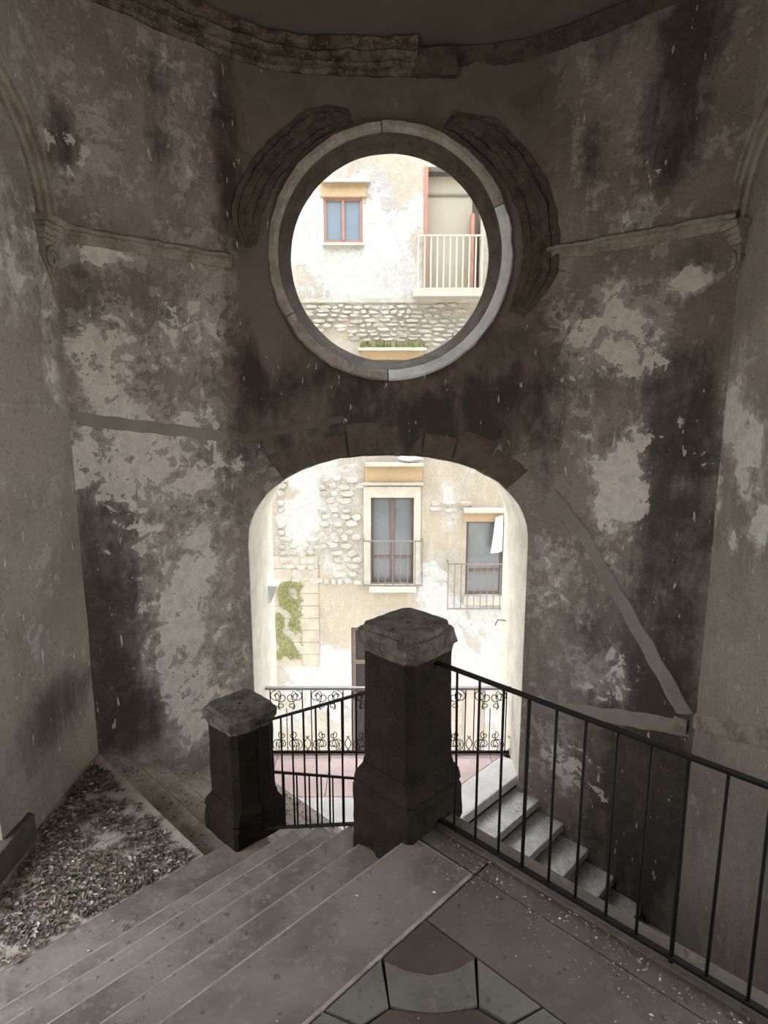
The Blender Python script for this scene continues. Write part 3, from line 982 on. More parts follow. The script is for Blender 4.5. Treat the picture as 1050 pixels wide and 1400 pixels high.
# flight B: from the quarter landing down to the terrace
fb = empty('stair_flight', 'leaf littered stone steps descending from quarter landing to terrace', 'staircase', W(2.2, 0.4, TZ))
NB0, TB, RB = -0.355, 0.236, (L1 - TZ) / 7
for k in range(1, 7):
    z = L1 - RB * k
    b0, b1 = NB0 + TB * (k - 1) - 0.012, NB0 + TB * k + 0.012
    poly = [tuple(W(a, b)[:2]) for a, b in ((1.47, b0), (1.47, b1), (3.14, b1), (3.14, b0))]
    adopt(slab('step', poly, z - 0.26, z, M['step_lit'], None, 0.016, 0.004, M['nose']), fb)
# terrace
BT = NB0 + TB * 6
AT = 1.33
YE = 5.99
poly = [tuple(W(AT, BT)[:2]), tuple(W(AT, 3.3)[:2])]
poly = [W(AT, 1.45), W(AT, 3.2), Vector((1.6, 5.6, 0)), Vector((1.6, YE, 0)), Vector((-1.5, YE, 0)), W(3.25, 1.05), W(1.47, BT), W(1.47, 1.45)]
terr = slab('floor_terrace', [(p.x, p.y) for p in poly], TZ - 0.3, TZ - 0.012, M['mortar'], None, 0)
tag(terr, 'bright terrace floor at the arch with a terracotta strip', 'floor', kind='structure')
adopt(slab('paver', [(p.x, p.y) for p in (W(AT - 0.015, 1.43), W(AT - 0.015, 3.1), W(1.62, 3.1), W(1.62, 1.43))], TZ - 0.09, TZ + 0.002, M['terr_white'], None, 0.012, 0.004), terr)
YP = 5.22
def poly_below(pts, yy, keep_low):
    pl = [(p.x, p.y) for p in pts]
    return clip(pl, (0, 1), yy) if keep_low else clip(pl, (0, -1), -yy)
area = [W(1.625, BT - 0.0), W(1.625, 3.2), Vector((1.6, 5.6, 0)), Vector((1.6, YE, 0)), Vector((-1.5, YE, 0)), W(3.25, 1.05)]
adopt(slab('paver', poly_below(area, YP - 0.005, True), TZ - 0.09, TZ, M['terr_white'], None, 0.005), terr)
pk = poly_below(area, YP + 0.005, False)
xs_ = [-1.6, -1.1, -.55, 0.0, .55, 1.1, 1.7]
for x0, x1 in zip(xs_, xs_[1:]):
    for (ya, yb) in ((YP, 5.86), (5.86, 6.7)):
        pl = clip(clip(clip(clip(pk, (-1, 0), -(x0 + .003)), (1, 0), x1 - .003), (0, 1), yb - .003), (0, -1), -(ya + .003))
        if len(pl) >= 3:
            adopt(slab('paver', pl, TZ - 0.09, TZ, M['terr_pink'], None, 0.004), terr)
# flight C: from the terrace down to the right under the landing
fc = empty('stair_flight', 'speckled bright steps dropping from the terrace along the right wall', 'staircase', W(0.5, 2.2, BOT))
TC, RC = 0.252, 0.132
for k in range(1, 7):
    z = TZ - RC * k
    a1, a0 = AT - TC * (k - 1) + 0.012, AT - TC * k - 0.02
    poly = [tuple(W(a, b)[:2]) for a, b in ((a0, 1.42), (a0, 3.1), (a1, 3.1), (a1, 1.42))]
    poly = clip(poly, (1, 0), XR + 0.02)
    adopt(slab('step', poly, z - 0.075, z, M['step_low'], None, 0.008, 0.006), fc)
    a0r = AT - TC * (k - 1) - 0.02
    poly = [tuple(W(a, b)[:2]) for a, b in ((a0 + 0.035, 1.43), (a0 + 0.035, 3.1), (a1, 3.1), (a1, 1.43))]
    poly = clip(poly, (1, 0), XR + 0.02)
    adopt(slab('riser', poly, z - 0.35, z - 0.07, M['mould_and_shade'], None, 0), fc)  # dark colour stands for shade on risers turned from the arch
# walls under the flights (sides of the well)
mb = MB()
mb.box(ARX0 - .05, ARX1 + .05, YE - .12, YE - .01, BOT - .3, TZ - .29)
for (a0, a1, b0, b1, z1) in ((-0.2, 0.06, -4.8, 0.06, -0.4), (0.06, 1.5, -0.02, 0.05, -0.95), ):
    pts = room_clip([(a0, b0), (a0, b1), (a1, b1), (a1, b0)])
    k = len(pts)
    mb.add([(x, y, BOT) for x, y in pts] + [(x, y, z1) for x, y in pts], [tuple(range(k)), tuple(range(k, 2 * k))] + [(i, (i + 1) % k, (i + 1) % k + k, i + k) for i in range(k)])
pts = [tuple(W(a, b)[:2]) for a, b in ((1.5, -.3), (1.5, 1.4), (1.58, 1.4), (1.58, -.3))]
mb.add([(x, y, BOT) for x, y in pts] + [(x, y, z) for (x, y), z in zip(pts, (-1.1, -2.0, -2.0, -1.1))], [(0, 1, 2, 3), (4, 5, 6, 7), (0, 1, 5, 4), (1, 2, 6, 5), (2, 3, 7, 6), (3, 0, 4, 7)])
tag(mb.obj('wall_well', M['cement']), 'rough masonry sides of the stairwell under the flights', 'wall', kind='structure')

# threshold block at the foot of the left doorway
o = slab('threshold_step', [(XL - 0.34, 1.72), (XL + 0.05, 1.72), (XL + 0.05, 3.5), (XL - 0.0, 3.52), (XL - 0.0, JAMB_Y), (XL - 0.34, JAMB_Y)], L1 - 0.01, L1 + 0.175, M['floor'], None, 0.012, 0.004)
tag(o, 'low grey threshold block at the left edge beside the pier', 'step')

# ------------------------------------------------------------------ pillars
def pillar(ctr, zb, lv_base, lv_shaft, lv_cap, label, seed):
    root = empty('stone_pillar', label, 'pillar', (ctr.x, ctr.y, zb))
    def part(name, levels, m, erode, capz=True, sub=9):
        v, f = [], []
        rings = []
        zs = []
        for (z0, h0, c0), (z1, h1, c1) in zip(levels, levels[1:]):
            n = max(1, int((z1 - z0) / 0.035))
            for i in range(n):
                t = i / n
                zs.append((z0 + (z1 - z0) * t, h0 + (h1 - h0) * t, c0 + (c1 - c0) * t))
        zs.append(levels[-1])
        for (z, h, c) in zs:
            cor = [(h, -h + c), (h, h - c), (h - c, h), (-h + c, h), (-h, h - c), (-h, -h + c), (-h + c, -h), (h - c, -h)]
            ring = []
            for i in range(8):
                p, q = cor[i], cor[(i + 1) % 8]
                n = sub if i % 2 == 0 else 2
                for k in range(n):
                    t = k / n
                    ring.append((p[0] + (q[0] - p[0]) * t, p[1] + (q[1] - p[1]) * t))
            for (a, b) in ring:
                w = ctr + U2 * a + U1 * b
                p = Vector((w.x, w.y, z))
                s = Vector((seed * 3.1, seed, 0))
                e = noise.noise_vector((p + s) * 7) * erode + noise.noise_vector((p + s) * 22) * erode * 0.5
                chip = max(0, noise.noise((p + s) * 5.0) - 0.28)
                inward = Vector((ctr.x - p.x, ctr.y - p.y, 0)) * min(0.22, chip * 0.5) * (erode / 0.006)
                rings.append(p + e + inward * 0.6)
            nr = len(ring)
        for i in range(len(zs) - 1):
            for k in range(nr):
                a, b = i * nr + k, i * nr + (k + 1) % nr
                f.append((a, b, b + nr, a + nr))
        f.append(tuple(range(nr)))
        v = rings
        # top: concentric inset so it can be uneven, with a small square socket
        if capz:
            last = len(v) - nr
            top = v[last:]
            cz = sum(p.z for p in top) / nr
            cc = Vector((ctr.x, ctr.y, cz))
            prev = list(range(last, last + nr))
            for s_ in (0.8, 0.6, 0.4, 0.22, 0.10):
                cur = []
                for p in top:
                    q = cc + (p - cc) * s_
                    q.z = cz + 0.009 * noise.noise(q * 16) + 0.006 * noise.noise(q * 40)
                    v.append(q)
                    cur.append(len(v) - 1)
                for k in range(nr):
                    f.append((prev[k], prev[(k + 1) % nr], cur[(k + 1) % nr], cur[k]))
                prev = cur
            cur = []
            for p in top:
                q = cc + (p - cc) * 0.08
                q.z = cz - 0.03
                v.append(q)
                cur.append(len(v) - 1)
            for k in range(nr):
                f.append((prev[k], prev[(k + 1) % nr], cur[(k + 1) % nr], cur[k]))
            f.append(tuple(cur))
        else:
            f.append(tuple(range(len(v) - nr, len(v))))
        adopt(link(name, v, f, m), root)
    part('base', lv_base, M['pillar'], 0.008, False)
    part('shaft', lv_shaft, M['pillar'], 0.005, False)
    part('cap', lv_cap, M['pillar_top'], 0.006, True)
    return root

def pillar_levels(z0, zt, deep=0.0):
    base = [(z0 - deep, .19, .02), (z0 + .13, .19, .02), (z0 + .15, .18, .025), (z0 + .175, .19, .025), (z0 + .20, .185, .025), (z0 + .235, .165, .03), (z0 + .26, .162, .03)]
    shaft = [(z0 + .25, .158, .034), (zt - .12, .156, .034)]
    cap = [(zt - .125, .157, .034), (zt - .095, .162, .034), (zt - .085, .174, .032), (zt - .035, .176, .03), (zt - .025, .168, .03), (zt - .022, .158, .028), (zt, .15, .028)]
    return base, shaft, cap
PC1 = W(.155, -.01)
PC2 = W(1.56, -.02)
pillar(PC1, 0, *pillar_levels(0, .925, .36), 'tall dark stone pillar in the middle at the landing corner', 1.3)
pillar(PC2, L1, *pillar_levels(L1, .035, .0), 'short dark stone pillar at the quarter landing left of the tall one', 7.7)

# ------------------------------------------------------------------ plain iron railings
def bar(a_pt, b_pt, r, n=6):
    return MB().tube([a_pt, b_pt], r, n)
rl = empty('iron_railing', 'plain black iron railing along the landing edge to the right of the tall pillar', 'railing', W(-.6, 0, 0.012))
def flat_rail(p, q, w, h, name, parent, m=None):
    d = (q - p)
    L = d.length / 2
    d.normalize()
    s = d.cross(Vector((0, 0, 1))).normalized()
    u = s.cross(d).normalized()
    adopt(MB().obox((p + q) / 2, d * L, s * (w / 2), u * (h / 2)).obj(name, m or M['iron']), parent)
flat_rail(W(.01, 0, .777), W(-1.9, 0, .777), .024, .011, 'top_rail', rl)
flat_rail(W(.02, 0, .032), W(-1.9, 0, .032), .024, .012, 'bottom_rail', rl)
for i in range(16):
    a = -.115 - .1165 * i
    if i == 0:
        pts = [W(a, 0, .03), W(a - .002, 0.006, .25), W(a + .004, 0.01, .45), W(a + .002, 0.004, .62), W(a, 0, .77)]
    else:
        pts = [W(a + .003 * math.sin(i * 3), 0, .0 if i in (8, 14) else .03), W(a, 0, .77)]
    adopt(MB().tube(pts, .0058 if i not in (3, 8, 14) else .0078, 6).obj('baluster', M['iron'], smooth=True), rl)
ra = empty('iron_railing', 'sloping black iron railing between the short and the tall pillar', 'railing', W(.9, 0, -.56))
SL = -.557
zt_ = lambda a: .48 + SL * (a - .45)
zb_ = lambda a: -.29 + SL * (a - .54)
flat_rail(W(.28, 0, zt_(.28)), W(1.50, 0, zt_(1.50)), .030, .014, 'top_rail', ra)
flat_rail(W(.30, 0, zb_(.30)), W(1.44, 0, zb_(1.44)), .024, .012, 'bottom_rail', ra)
for i in range(10):
    a = 1.375 - .1075 * i
    adopt(MB().tube([W(a, 0, zb_(a)), W(a, 0, zt_(a))], .0058, 6).obj('baluster', M['iron'], smooth=True), ra)
rb = empty('iron_railing', 'low black railing along the littered steps beyond the short pillar', 'railing', W(1.54, .5, -1.2))
SB = -.535
tb_ = lambda b: -.53 + SB * (b - .21)
bb_ = lambda b: -.90 + SB * (b - .21)
flat_rail(W(1.52, .10, tb_(.10)), W(1.52, 1.50, tb_(1.50)), .026, .012, 'top_rail', rb)
for i in range(13):
    b = .16 + .108 * i
    adopt(MB().tube([W(1.52, b, bb_(b) - .05), W(1.52, b, tb_(b))], .0062, 6).obj('baluster', M['iron'], smooth=True), rb)

# ------------------------------------------------------------------ ornate balcony railing in the arch
YO = 5.93
bo = empty('balcony_railing', 'ornate scrolled wrought iron balcony railing across the arch', 'railing', (0.03, YO, TZ))
BX0, BX1 = ARX0 + .005, ARX1 - .005
zb0, zt0 = TZ + .025, -0.99
adopt(MB().box(BX0, BX1, YO - .022, YO + .022, zt0 - .008, zt0 + .014).obj('top_rail', M['rail_grey']), bo)
adopt(MB().box(BX0, BX1, YO - .014, YO + .014, zb0 - .012, zb0 + .008).obj('bottom_rail', M['iron']), bo)
def spiral(cx, cz, r, t0, turns, sgn, n=16):
    pts = []
    for i in range(n + 1):
        k = i / n
        t = t0 + sgn * turns * 2 * math.pi * k
        rr = r * (1 - 0.78 * k)
        pts.append((cx + rr * math.cos(t), cz + rr * math.sin(t)))
    return pts
def scroll_curve(p2):
    return MB().tube([(x, YO, z) for x, z in p2], .0048, 4)
protos = {}
H = zt0 - zb0
nP = 6
pitch = (BX1 - BX0) / nP
# one scroll shape, reused mirrored: big C scroll below, small above, and an S tail
def c_scroll(w, z0, z1, r0, r1):
    """mirrored half lyre from bottom spiral to top spiral, bulging outwards by w"""
    lo = spiral(w * .45, z0 + r0, r0, math.pi * 1.5 + .3, 1.15, 1)[::-1]
    hi = spiral(w * .42, z1 - r1, r1, math.pi * .5 - .3, 1.15, -1)
    mid = []
    p, q = lo[-1], hi[0]
    for i in range(1, 8):
        t = i / 8
        x = p[0] + (q[0] - p[0]) * t + (w * .12) * math.sin(math.pi * t * 2)
        mid.append((x, p[1] + (q[1] - p[1]) * t))
    return lo + mid + hi
meshes = {}
def place_scroll(key, pts, cx, cz, mir):
    k = (key, mir)
    if k not in meshes:
        ob = MB().tube([((-x if mir else x), 0, z) for x, z in pts], .0046, 4).obj('scroll', M['iron'])
        meshes[k] = ob.data
    else:
        ob = bpy.data.objects.new('scroll', meshes[k])
        C.objects.link(ob)
    ob.location = (cx, YO, cz)
    bpy.context.view_layer.update() if False else None
    ob.parent = bo
    ob.matrix_parent_inverse = bo.matrix_world.inverted()
W2 = pitch * .5
low = c_scroll(W2 * .62, .0, .22, .075, .045)
low2 = spiral(W2 * .42, .078, .072, -1.2, 1.35, 1, 18)
top = c_scroll(W2 * .55, .0, .21, .04, .072)
top2 = spiral(W2 * .5, .14, .065, 1.6, 1.3, -1, 18)
loop = [(.012 + .05 * math.sin(math.pi * t / 10), .17 * t / 10) for t in range(11)]
for i in range(nP):
    cx = BX0 + pitch * (i + .5)
    for mir in (0, 1):
        place_scroll('low', low, cx, zb0 + .01, mir)
        place_scroll('low2', low2, cx, zb0 + .01, mir)
        place_scroll('top', top, cx, zt0 - .01 - .225, mir)
        place_scroll('top2', top2, cx, zt0 - .225, mir)
        place_scroll('loop', loop, cx + (pitch / 2 - .03 if not mir else -pitch / 2 + .03), zb0 + .01, mir)
bmesh_bar = None
for i in range(nP + 1):
    for dx in (-.045, .045):
        x = BX0 + pitch * i + dx
        if BX0 - .001 < x < BX1 + .001:
            adopt(MB().tube([(x, YO, zb0), (x, YO, zt0)], .0062, 6).obj('baluster', M['iron']), bo)
for i in range(nP):
    x = BX0 + pitch * (i + .5)
    adopt(MB().tube([(x, YO, zb0), (x, YO, zb0 + .30), (x, YO, zt0 - .22)], .005, 5).obj('baluster', M['iron']), bo)

# small things on the arch jambs
o = MB().add([(ARX0 - .01, 6.25, .0), (ARX0 + .10, 6.30, -.02), (ARX0 + .10, 6.50, -.02), (ARX0 - .01, 6.55, .0), (ARX0 - .01, 6.25, -.20), (ARX0 + .02, 6.30, -.20), (ARX0 + .02, 6.5, -.20), (ARX0 - .01, 6.55, -.20)],
             [(0, 1, 2, 3), (4, 5, 6, 7), (0, 1, 5, 4), (1, 2, 6, 5), (2, 3, 7, 6), (3, 0, 4, 7)]).obj('metal_hood', plain('white_sheet_metal', (.72, .74, .76), .5))
tag(o, 'small white sheet metal hood on the left arch jamb', 'hood')
mb = MB().tube([(ARX1 + .01, 6.35, -.42), (ARX1 - .09, 6.33, -.40), (ARX1 - .12, 6.32, -.46)], .006, 5)
o = mb.obj('iron_hook', M['iron_worn'])
tag(o, 'thin iron hook sticking out of the right arch jamb', 'hook')

# ------------------------------------------------------------------ facade across the courtyard
FY = 14.0
def fp(px, py, Y=FY):
    p = at(px, py, Y)
    return p.x, p.z
GZ = -7.3
for sg, nm in ((-1, 'court_sky_block_left'), (1, 'court_sky_block_right')):  # unseen side walls, added to keep sky light off the facade
    o = MB().box(min(sg * 7.5, sg * 8.5), max(sg * 7.5, sg * 8.5), YB, 15, GZ, 10.5).obj(nm, M['reveal'])
    tag(o, 'unseen courtyard side wall added to dim the facade on the ' + ('left' if sg < 0 else 'right'), 'wall', kind='structure')
o = MB().box(-30, 30, YB + 0.5, 40, GZ - .3, GZ).obj('floor_courtyard', M['terr_white'])
tag(o, 'pale courtyard ground far below the arch', 'ground', kind='structure')
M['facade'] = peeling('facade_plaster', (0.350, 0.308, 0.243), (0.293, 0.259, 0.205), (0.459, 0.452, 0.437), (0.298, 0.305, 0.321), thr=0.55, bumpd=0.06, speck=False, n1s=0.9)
M['fac_stone'] = stone('facade_ashlar', (0.364, 0.327, 0.265), (0.297, 0.266, 0.211), (0.411, 0.384, 0.331), 3.0, 0.02)
M['fac_rubble'] = stone('facade_rubble', (0.392, 0.374, 0.334), (0.305, 0.283, 0.244), (0.451, 0.443, 0.421), 2.5, 0.04)
M['fac_tan'] = stone('facade_tan_render', (0.386, 0.284, 0.170), (0.342, 0.250, 0.153), (0.410, 0.329, 0.227), 2.0, 0.02)
M['fac_trim'] = stone('facade_pale_trim', (0.422, 0.396, 0.342), (0.367, 0.340, 0.291), None, 4.0, 0.02)
M['moss'] = stone('green_moss', (0.245, 0.230, 0.122), (0.157, 0.176, 0.059), (0.294, 0.269, 0.147), 9.0, 0.05)
M['wood_red'] = plain('red_brown_wood', (0.30, 0.15, 0.11), .6, 0, .25, 6)
M['wood_dark'] = plain('dark_brown_wood', (0.12, 0.085, 0.07), .6, 0, .25, 6)
M['door_black'] = plain('black_brown_door', (0.022, 0.018, 0.015), .7, 0, .3, 4)
M['glass'] = plain('window_glass', (0.16, 0.20, 0.24), .12, 0, .2, 1.5, .6)
M['glass_grey'] = plain('dusty_window_glass', (0.13, 0.14, 0.15), .22, 0, .35, 1.5, .6)
M['beige_in'] = plain('beige_shutter', (0.302, 0.274, 0.216), .8, 0, .12, 1.5)
M['rail_cream'] = plain('cream_painted_iron', (0.446, 0.389, 0.317), .6, 0, .2, 10)
M['rail_fac'] = plain('grey_balcony_iron', (0.16, 0.14, 0.13), .6, 0, .3, 10)
M['cloth'] = plain('white_cloth', (0.50, 0.50, 0.49), .9)
M['grey_door'] = plain('grey_brown_door', (0.36, 0.31, 0.26), .8, 0, .2, 3)
M['recess'] = plain('recess_plaster', (0.45, 0.40, 0.32), .9, 0, .1, 2)

bld = empty('facade_building', 'old cream plastered palazzo facade across the courtyard', 'building', (0, FY, GZ))
def R(x0, y0, x1, y1):
    a, b = fp(x0, y0), fp(x1, y1)
    return (a[0], b[0], b[1], a[1])       # x0,x1,z0,z1
W1r = R(442, 270, 496, 332)
D1r = R(580, 228, 655, 400)
D2r = R(507, 680, 565, 798)
D3r = R(638, 712, 686, 814)
DMr = R(500, 492, 574, 612)
GDr = (fp(480, 858)[0], fp(480, 858)[0] + 1.35, GZ, fp(480, 858)[1])
GEr = (fp(632, 950)[0], fp(664, 950)[0], GZ, fp(632, 940)[1])
holes = [W1r, D1r, D2r, D3r, DMr, GDr, GEr]
def facade_wall():
    FX0, FX1, FZ1 = -9.0, 9.0, 7.7
    def axis(a, b, cuts, stp):
        pts = sorted(set([a, b] + cuts))
        out = []
        for p, q_ in zip(pts, pts[1:]):
            k = max(1, round((q_ - p) / stp))
            out += [p + (q_ - p) * i / k for i in range(k)]
        return out + [b]
    xs = axis(FX0, FX1, [c for h in holes for c in h[:2]], .14)
    zs = axis(GZ, FZ1, [c for h in holes for c in h[2:] if c > GZ], .14)
    inh = lambda x, z: any(h[0] < x < h[1] and h[2] < z < h[3] for h in holes)
    nx, nz = len(xs), len(zs)
    v = []
    for s_ in (0, .45):
        for z in zs:
            for x in xs:
                edge = any(abs(x - c) < 1e-6 for h in holes for c in h[:2])
                v.append((x, FY + s_ + (0.03 * noise.noise(Vector((x * 1.3, z * 1.3, 0))) if s_ == 0 and not edge else 0), z))
    f = []
    N = nx * nz
    K = {(i, j): not inh((xs[i] + xs[i + 1]) / 2, (zs[j] + zs[j + 1]) / 2) for i in range(nx - 1) for j in range(nz - 1)}
    for (i, j), ok in K.items():
        if not ok:
            continue
        a = j * nx + i
        f.append((a, a + 1, a + 1 + nx, a + nx))
        f.append((a + N, a + nx + N, a + nx + 1 + N, a + 1 + N))
        for di, dj, p, q_ in ((-1, 0, a, a + nx), (1, 0, a + 1, a + 1 + nx), (0, -1, a, a + 1), (0, 1, a + nx, a + nx + 1)):
            if not K.get((i + di, j + dj), False):
                f.append((p, q_, q_ + N, p + N))
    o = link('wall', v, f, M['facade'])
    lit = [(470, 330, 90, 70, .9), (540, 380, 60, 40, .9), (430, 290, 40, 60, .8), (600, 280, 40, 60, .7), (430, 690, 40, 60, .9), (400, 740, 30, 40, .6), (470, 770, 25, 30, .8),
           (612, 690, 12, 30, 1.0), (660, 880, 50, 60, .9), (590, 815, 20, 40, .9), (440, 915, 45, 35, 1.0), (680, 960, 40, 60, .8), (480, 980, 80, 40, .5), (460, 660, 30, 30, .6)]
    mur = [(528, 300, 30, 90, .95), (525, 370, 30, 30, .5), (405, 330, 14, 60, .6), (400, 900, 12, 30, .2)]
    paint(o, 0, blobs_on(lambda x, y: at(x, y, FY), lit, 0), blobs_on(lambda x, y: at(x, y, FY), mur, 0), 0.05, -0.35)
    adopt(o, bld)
facade_wall()
def fbox(name, x0, x1, z0, z1, y0, y1, m, parent=bld):
    return adopt(MB().box(x0, x1, y0, y1, z0, z1).obj(name, m), parent)
def frame(name, r, y0, y1, t, m, mull=True, transoms=(), pane=None, t2=None):
    x0, x1, z0, z1 = r
    mb = MB()
    mb.box(x0, x0 + t, y0, y1, z0, z1).box(x1 - t, x1, y0, y1, z0, z1)
    mb.box(x0 + t, x1 - t, y0, y1, z1 - t, z1).box(x0 + t, x1 - t, y0, y1, z0, z0 + t)
    xm = (x0 + x1) / 2
    t2 = t2 or t
    cols = [(x0 + t, x1 - t)]
    if mull:
        mb.box(xm - t2 / 2, xm + t2 / 2, y0 - .01, y1, z0 + t, z1 - t)
        cols = [(x0 + t, xm - t2 / 2), (xm + t2 / 2, x1 - t)]
    rows = [z0 + t] + list(transoms) + [z1 - t]
    for z in transoms:
        mb.box(x0 + t, x1 - t, y0 + .004, y1, z - t / 2, z + t / 2)
    w = adopt(mb.obj(name, m), bld)
    for (c0, c1) in cols:
        for k in range(len(rows) - 1):
            p = MB().box(c0, c1, (y0 + y1) / 2, (y0 + y1) / 2 + .01, rows[k] + (t / 2 if k else 0), rows[k + 1] - (t / 2 if k < len(rows) - 2 else 0)).obj('pane', pane)
            p.parent = w
            p.matrix_parent_inverse = bld.matrix_world.inverted() @ bld.matrix_world
            p.matrix_parent_inverse = w.matrix_world.inverted()
    bpy.context.view_layer.update()
    for c in w.children:
        c.matrix_parent_inverse = w.matrix_world.inverted()
    return w
def back_panel(r, m=None, y=FY + .40):
    fbox('room_back', r[0] - .1, r[1] + .1, r[2] - .05, r[3] + .1, y, y + .06, m or M['door_black'])
def balcony(r, nb, m, slab_m, out=.28, zt=None, zb=None, rr=.014, slabdims=None):
    x0, x1 = r
    mb = MB()
    yo = FY - out
    mb.box(x0, x1, yo - .016, yo + .016, zt - .016, zt + .016)
    mb.box(x0 - .012, x0 + .02, yo, FY + .02, zt - .014, zt + .014).box(x1 - .02, x1 + .012, yo, FY + .02, zt - .014, zt + .014)
    adopt(MB().box(x0, x1, yo - .012, yo + .012, zb + .01, zb + .034).obj('bottom_rail', m), bld)
    rail = adopt(mb.obj('balcony_rail', m), bld)
    bpy.context.view_layer.update()
    for i in range(nb):
        x = x0 + (x1 - x0) * i / (nb - 1)
        b = MB().tube([(x, yo, zb), (x, yo, zt)], rr, 5).obj('baluster', m)
        b.parent = rail
        b.matrix_parent_inverse = rail.matrix_world.inverted()
    if slabdims:
        s0, s1, h = slabdims
        fbox('balcony_slab', s0, s1, zb - h, zb, yo - .05, FY + .05, slab_m)
# window W1
frame('window', W1r, FY + .02, FY + .08, .055, M['wood_red'], True, (), M['glass'])
back_panel(W1r)
a, b = fp(438, 250), fp(501, 270)
fbox('lintel_panel', a[0], b[0], b[1] + .01, a[1], FY - .03, FY + .02, M['fac_tan'])
a, b = fp(440, 246), fp(507, 251)
fbox('drip_moulding', a[0], b[0], b[1], a[1], FY - .12, FY + .02, M['fac_trim'])
a, b = fp(441, 332), fp(498, 336)
fbox('window_sill', a[0], b[0], b[1], a[1] - .005, FY - .06, FY + .05, M['fac_trim'])
# balcony door D1
fbox('shutter_panel', D1r[0] + .08, D1r[1] - .16, D1r[2], D1r[3] - .12, FY + .22, FY + .26, M['beige_in'])
fbox('shutter_head', D1r[0] + .08, D1r[1], D1r[3] - .5, D1r[3] - .46, FY + .19, FY + .22, M['rail_fac'])
fbox('door_jamb', D1r[0], D1r[0] + .085, D1r[2], D1r[3], FY - .02, FY + .25, M['wood_red'])
fbox('door_leaf', D1r[1] - .20, D1r[1] - .13, D1r[2], D1r[3] - .9, FY + .02, FY + .30, M['wood_red'])
back_panel(D1r, M['beige_in'])
z1, z0 = fp(571, 327)[1], fp(571, 399)[1]
balcony((fp(571, 327)[0], fp(657, 327)[0]), 11, M['rail_cream'], M['fac_trim'], .30, z1, z0, .018, (fp(564, 400)[0], fp(660, 400)[0], .14))
# string and moss
a, b = fp(380, 408), fp(700, 414)
fbox('string_course', a[0], b[0], b[1], a[1], FY - .04, FY + .03, M['fac_rubble'])
# hidden mid floor opening: lintel, ledge, slab
frame('window', DMr, FY + .1, FY + .16, .07, M['wood_dark'], True, (), M['glass_grey'])
back_panel(DMr)
a, b = fp(490, 476), fp(582, 480)
fbox('window_ledge', a[0], b[0], b[1], a[1], FY - .22, FY + .02, M['fac_trim'])
a, b = fp(494, 480), fp(579, 492)
fbox('lintel_panel', a[0], b[0], b[1], a[1], FY - .05, FY + .02, M['fac_tan'])
a, b = fp(500, 636), fp(578, 634)
fbox('balcony_slab', a[0], b[0], a[1], a[1] + .07, FY - .30, FY + .02, M['fac_trim'])
a, b = fp(499, 638), fp(577, 661)
fbox('lintel_panel', a[0], b[0], b[1], a[1], FY - .035, FY + .02, M['fac_tan'])
a, b = fp(496, 659), fp(579, 663)
fbox('drip_moulding', a[0], b[0], b[1], a[1], FY - .09, FY + .02, M['fac_trim'])
# D2
sx0, sx1 = fp(497, 700)[0], fp(575, 700)[0]
for (x0, x1) in ((sx0, D2r[0]), (D2r[1], sx1)):
    fbox('door_surround', x0, x1, D2r[2], D2r[3] + .25, FY - .05, FY + .02, M['fac_trim'])
fbox('door_surround', D2r[0], D2r[1], D2r[3], D2r[3] + .25, FY - .05, FY + .02, M['fac_trim'])
frame('window', D2r, FY + .10, FY + .17, .06, M['wood_dark'], True, (fp(535, 763)[1],), M['glass_grey'], .09)
back_panel(D2r)
balcony((fp(497, 737)[0], fp(577, 737)[0]), 9, M['rail_fac'], M['fac_trim'], .22, fp(536, 737)[1], D2r[2] - .0, .011, (fp(505, 797)[0], fp(568, 797)[0], .13))
# D3
frame('window', D3r, FY + .10, FY + .17, .06, M['wood_dark'], False, (fp(660, 781)[1],), M['glass_grey'])
back_panel(D3r)
a, b = fp(633, 694), fp(698, 699)
fbox('drip_moulding', a[0], b[0], b[1], a[1], FY - .22, FY + .02, M['fac_trim'])
a, b = fp(634, 700), fp(690, 713)
fbox('lintel_panel', a[0], b[0], b[1] - .0, a[1], FY - .03, FY + .02, M['fac_tan'])
a, b = fp(633, 815), fp(687, 826)
fbox('door_sill', a[0], b[0], b[1], a[1], FY - .08, FY + .05, M['fac_trim'])
balcony((fp(611, 766)[0], fp(690, 766)[0]), 10, M['rail_fac'], M['fac_trim'], .34, fp(650, 766)[1], fp(650, 827)[1], .011)
# ground doors
frame('door', GDr, FY + .08, FY + .16, .10, M['wood_dark'], True, (GDr[3] - .9,), M['door_black'])
back_panel(GDr)
frame('door', GEr, FY + .08, FY + .16, .06, M['grey_door'], False, (), M['grey_door'])
back_panel(GEr)
# cloth on D3 and things on the ledge
x, z = fp(684, 704)
v = []
for j in range(9):
    for i in range(5):
        u = i / 4 - .5
        wdt = .17 + .10 * j / 8
        v.append((x - .05 + u * wdt - .04 * j / 8, FY - .16 + .025 * math.sin(u * 7 + j * .5), z - .85 * j / 8 + .05 * u))
f = [(j * 5 + i, j * 5 + i + 1, j * 5 + i + 6, j * 5 + i + 5) for j in range(8) for i in range(4)]
n = len(v)
v += [(p[0], p[1] + .012, p[2]) for p in v]
f += [tuple(k + n for k in t[::-1]) for t in f]
o = link('hanging_cloth', v, f, M['cloth'], smooth=True)
tag(o, 'white cloth hanging from the lintel of the right balcony window', 'cloth')
x, z = fp(560, 632)
v, f = [], []
for j in range(7):
    for i in range(13):
        t = 2 * math.pi * i / 13
        r = .20 * math.sin(math.pi * (j + .5) / 7) * (1 + .3 * math.sin(3 * t + j))
        v.append((x + r * 1.3 * math.cos(t), FY - .15 + r * .5 * math.sin(t), z + .02 + .16 * j / 6))
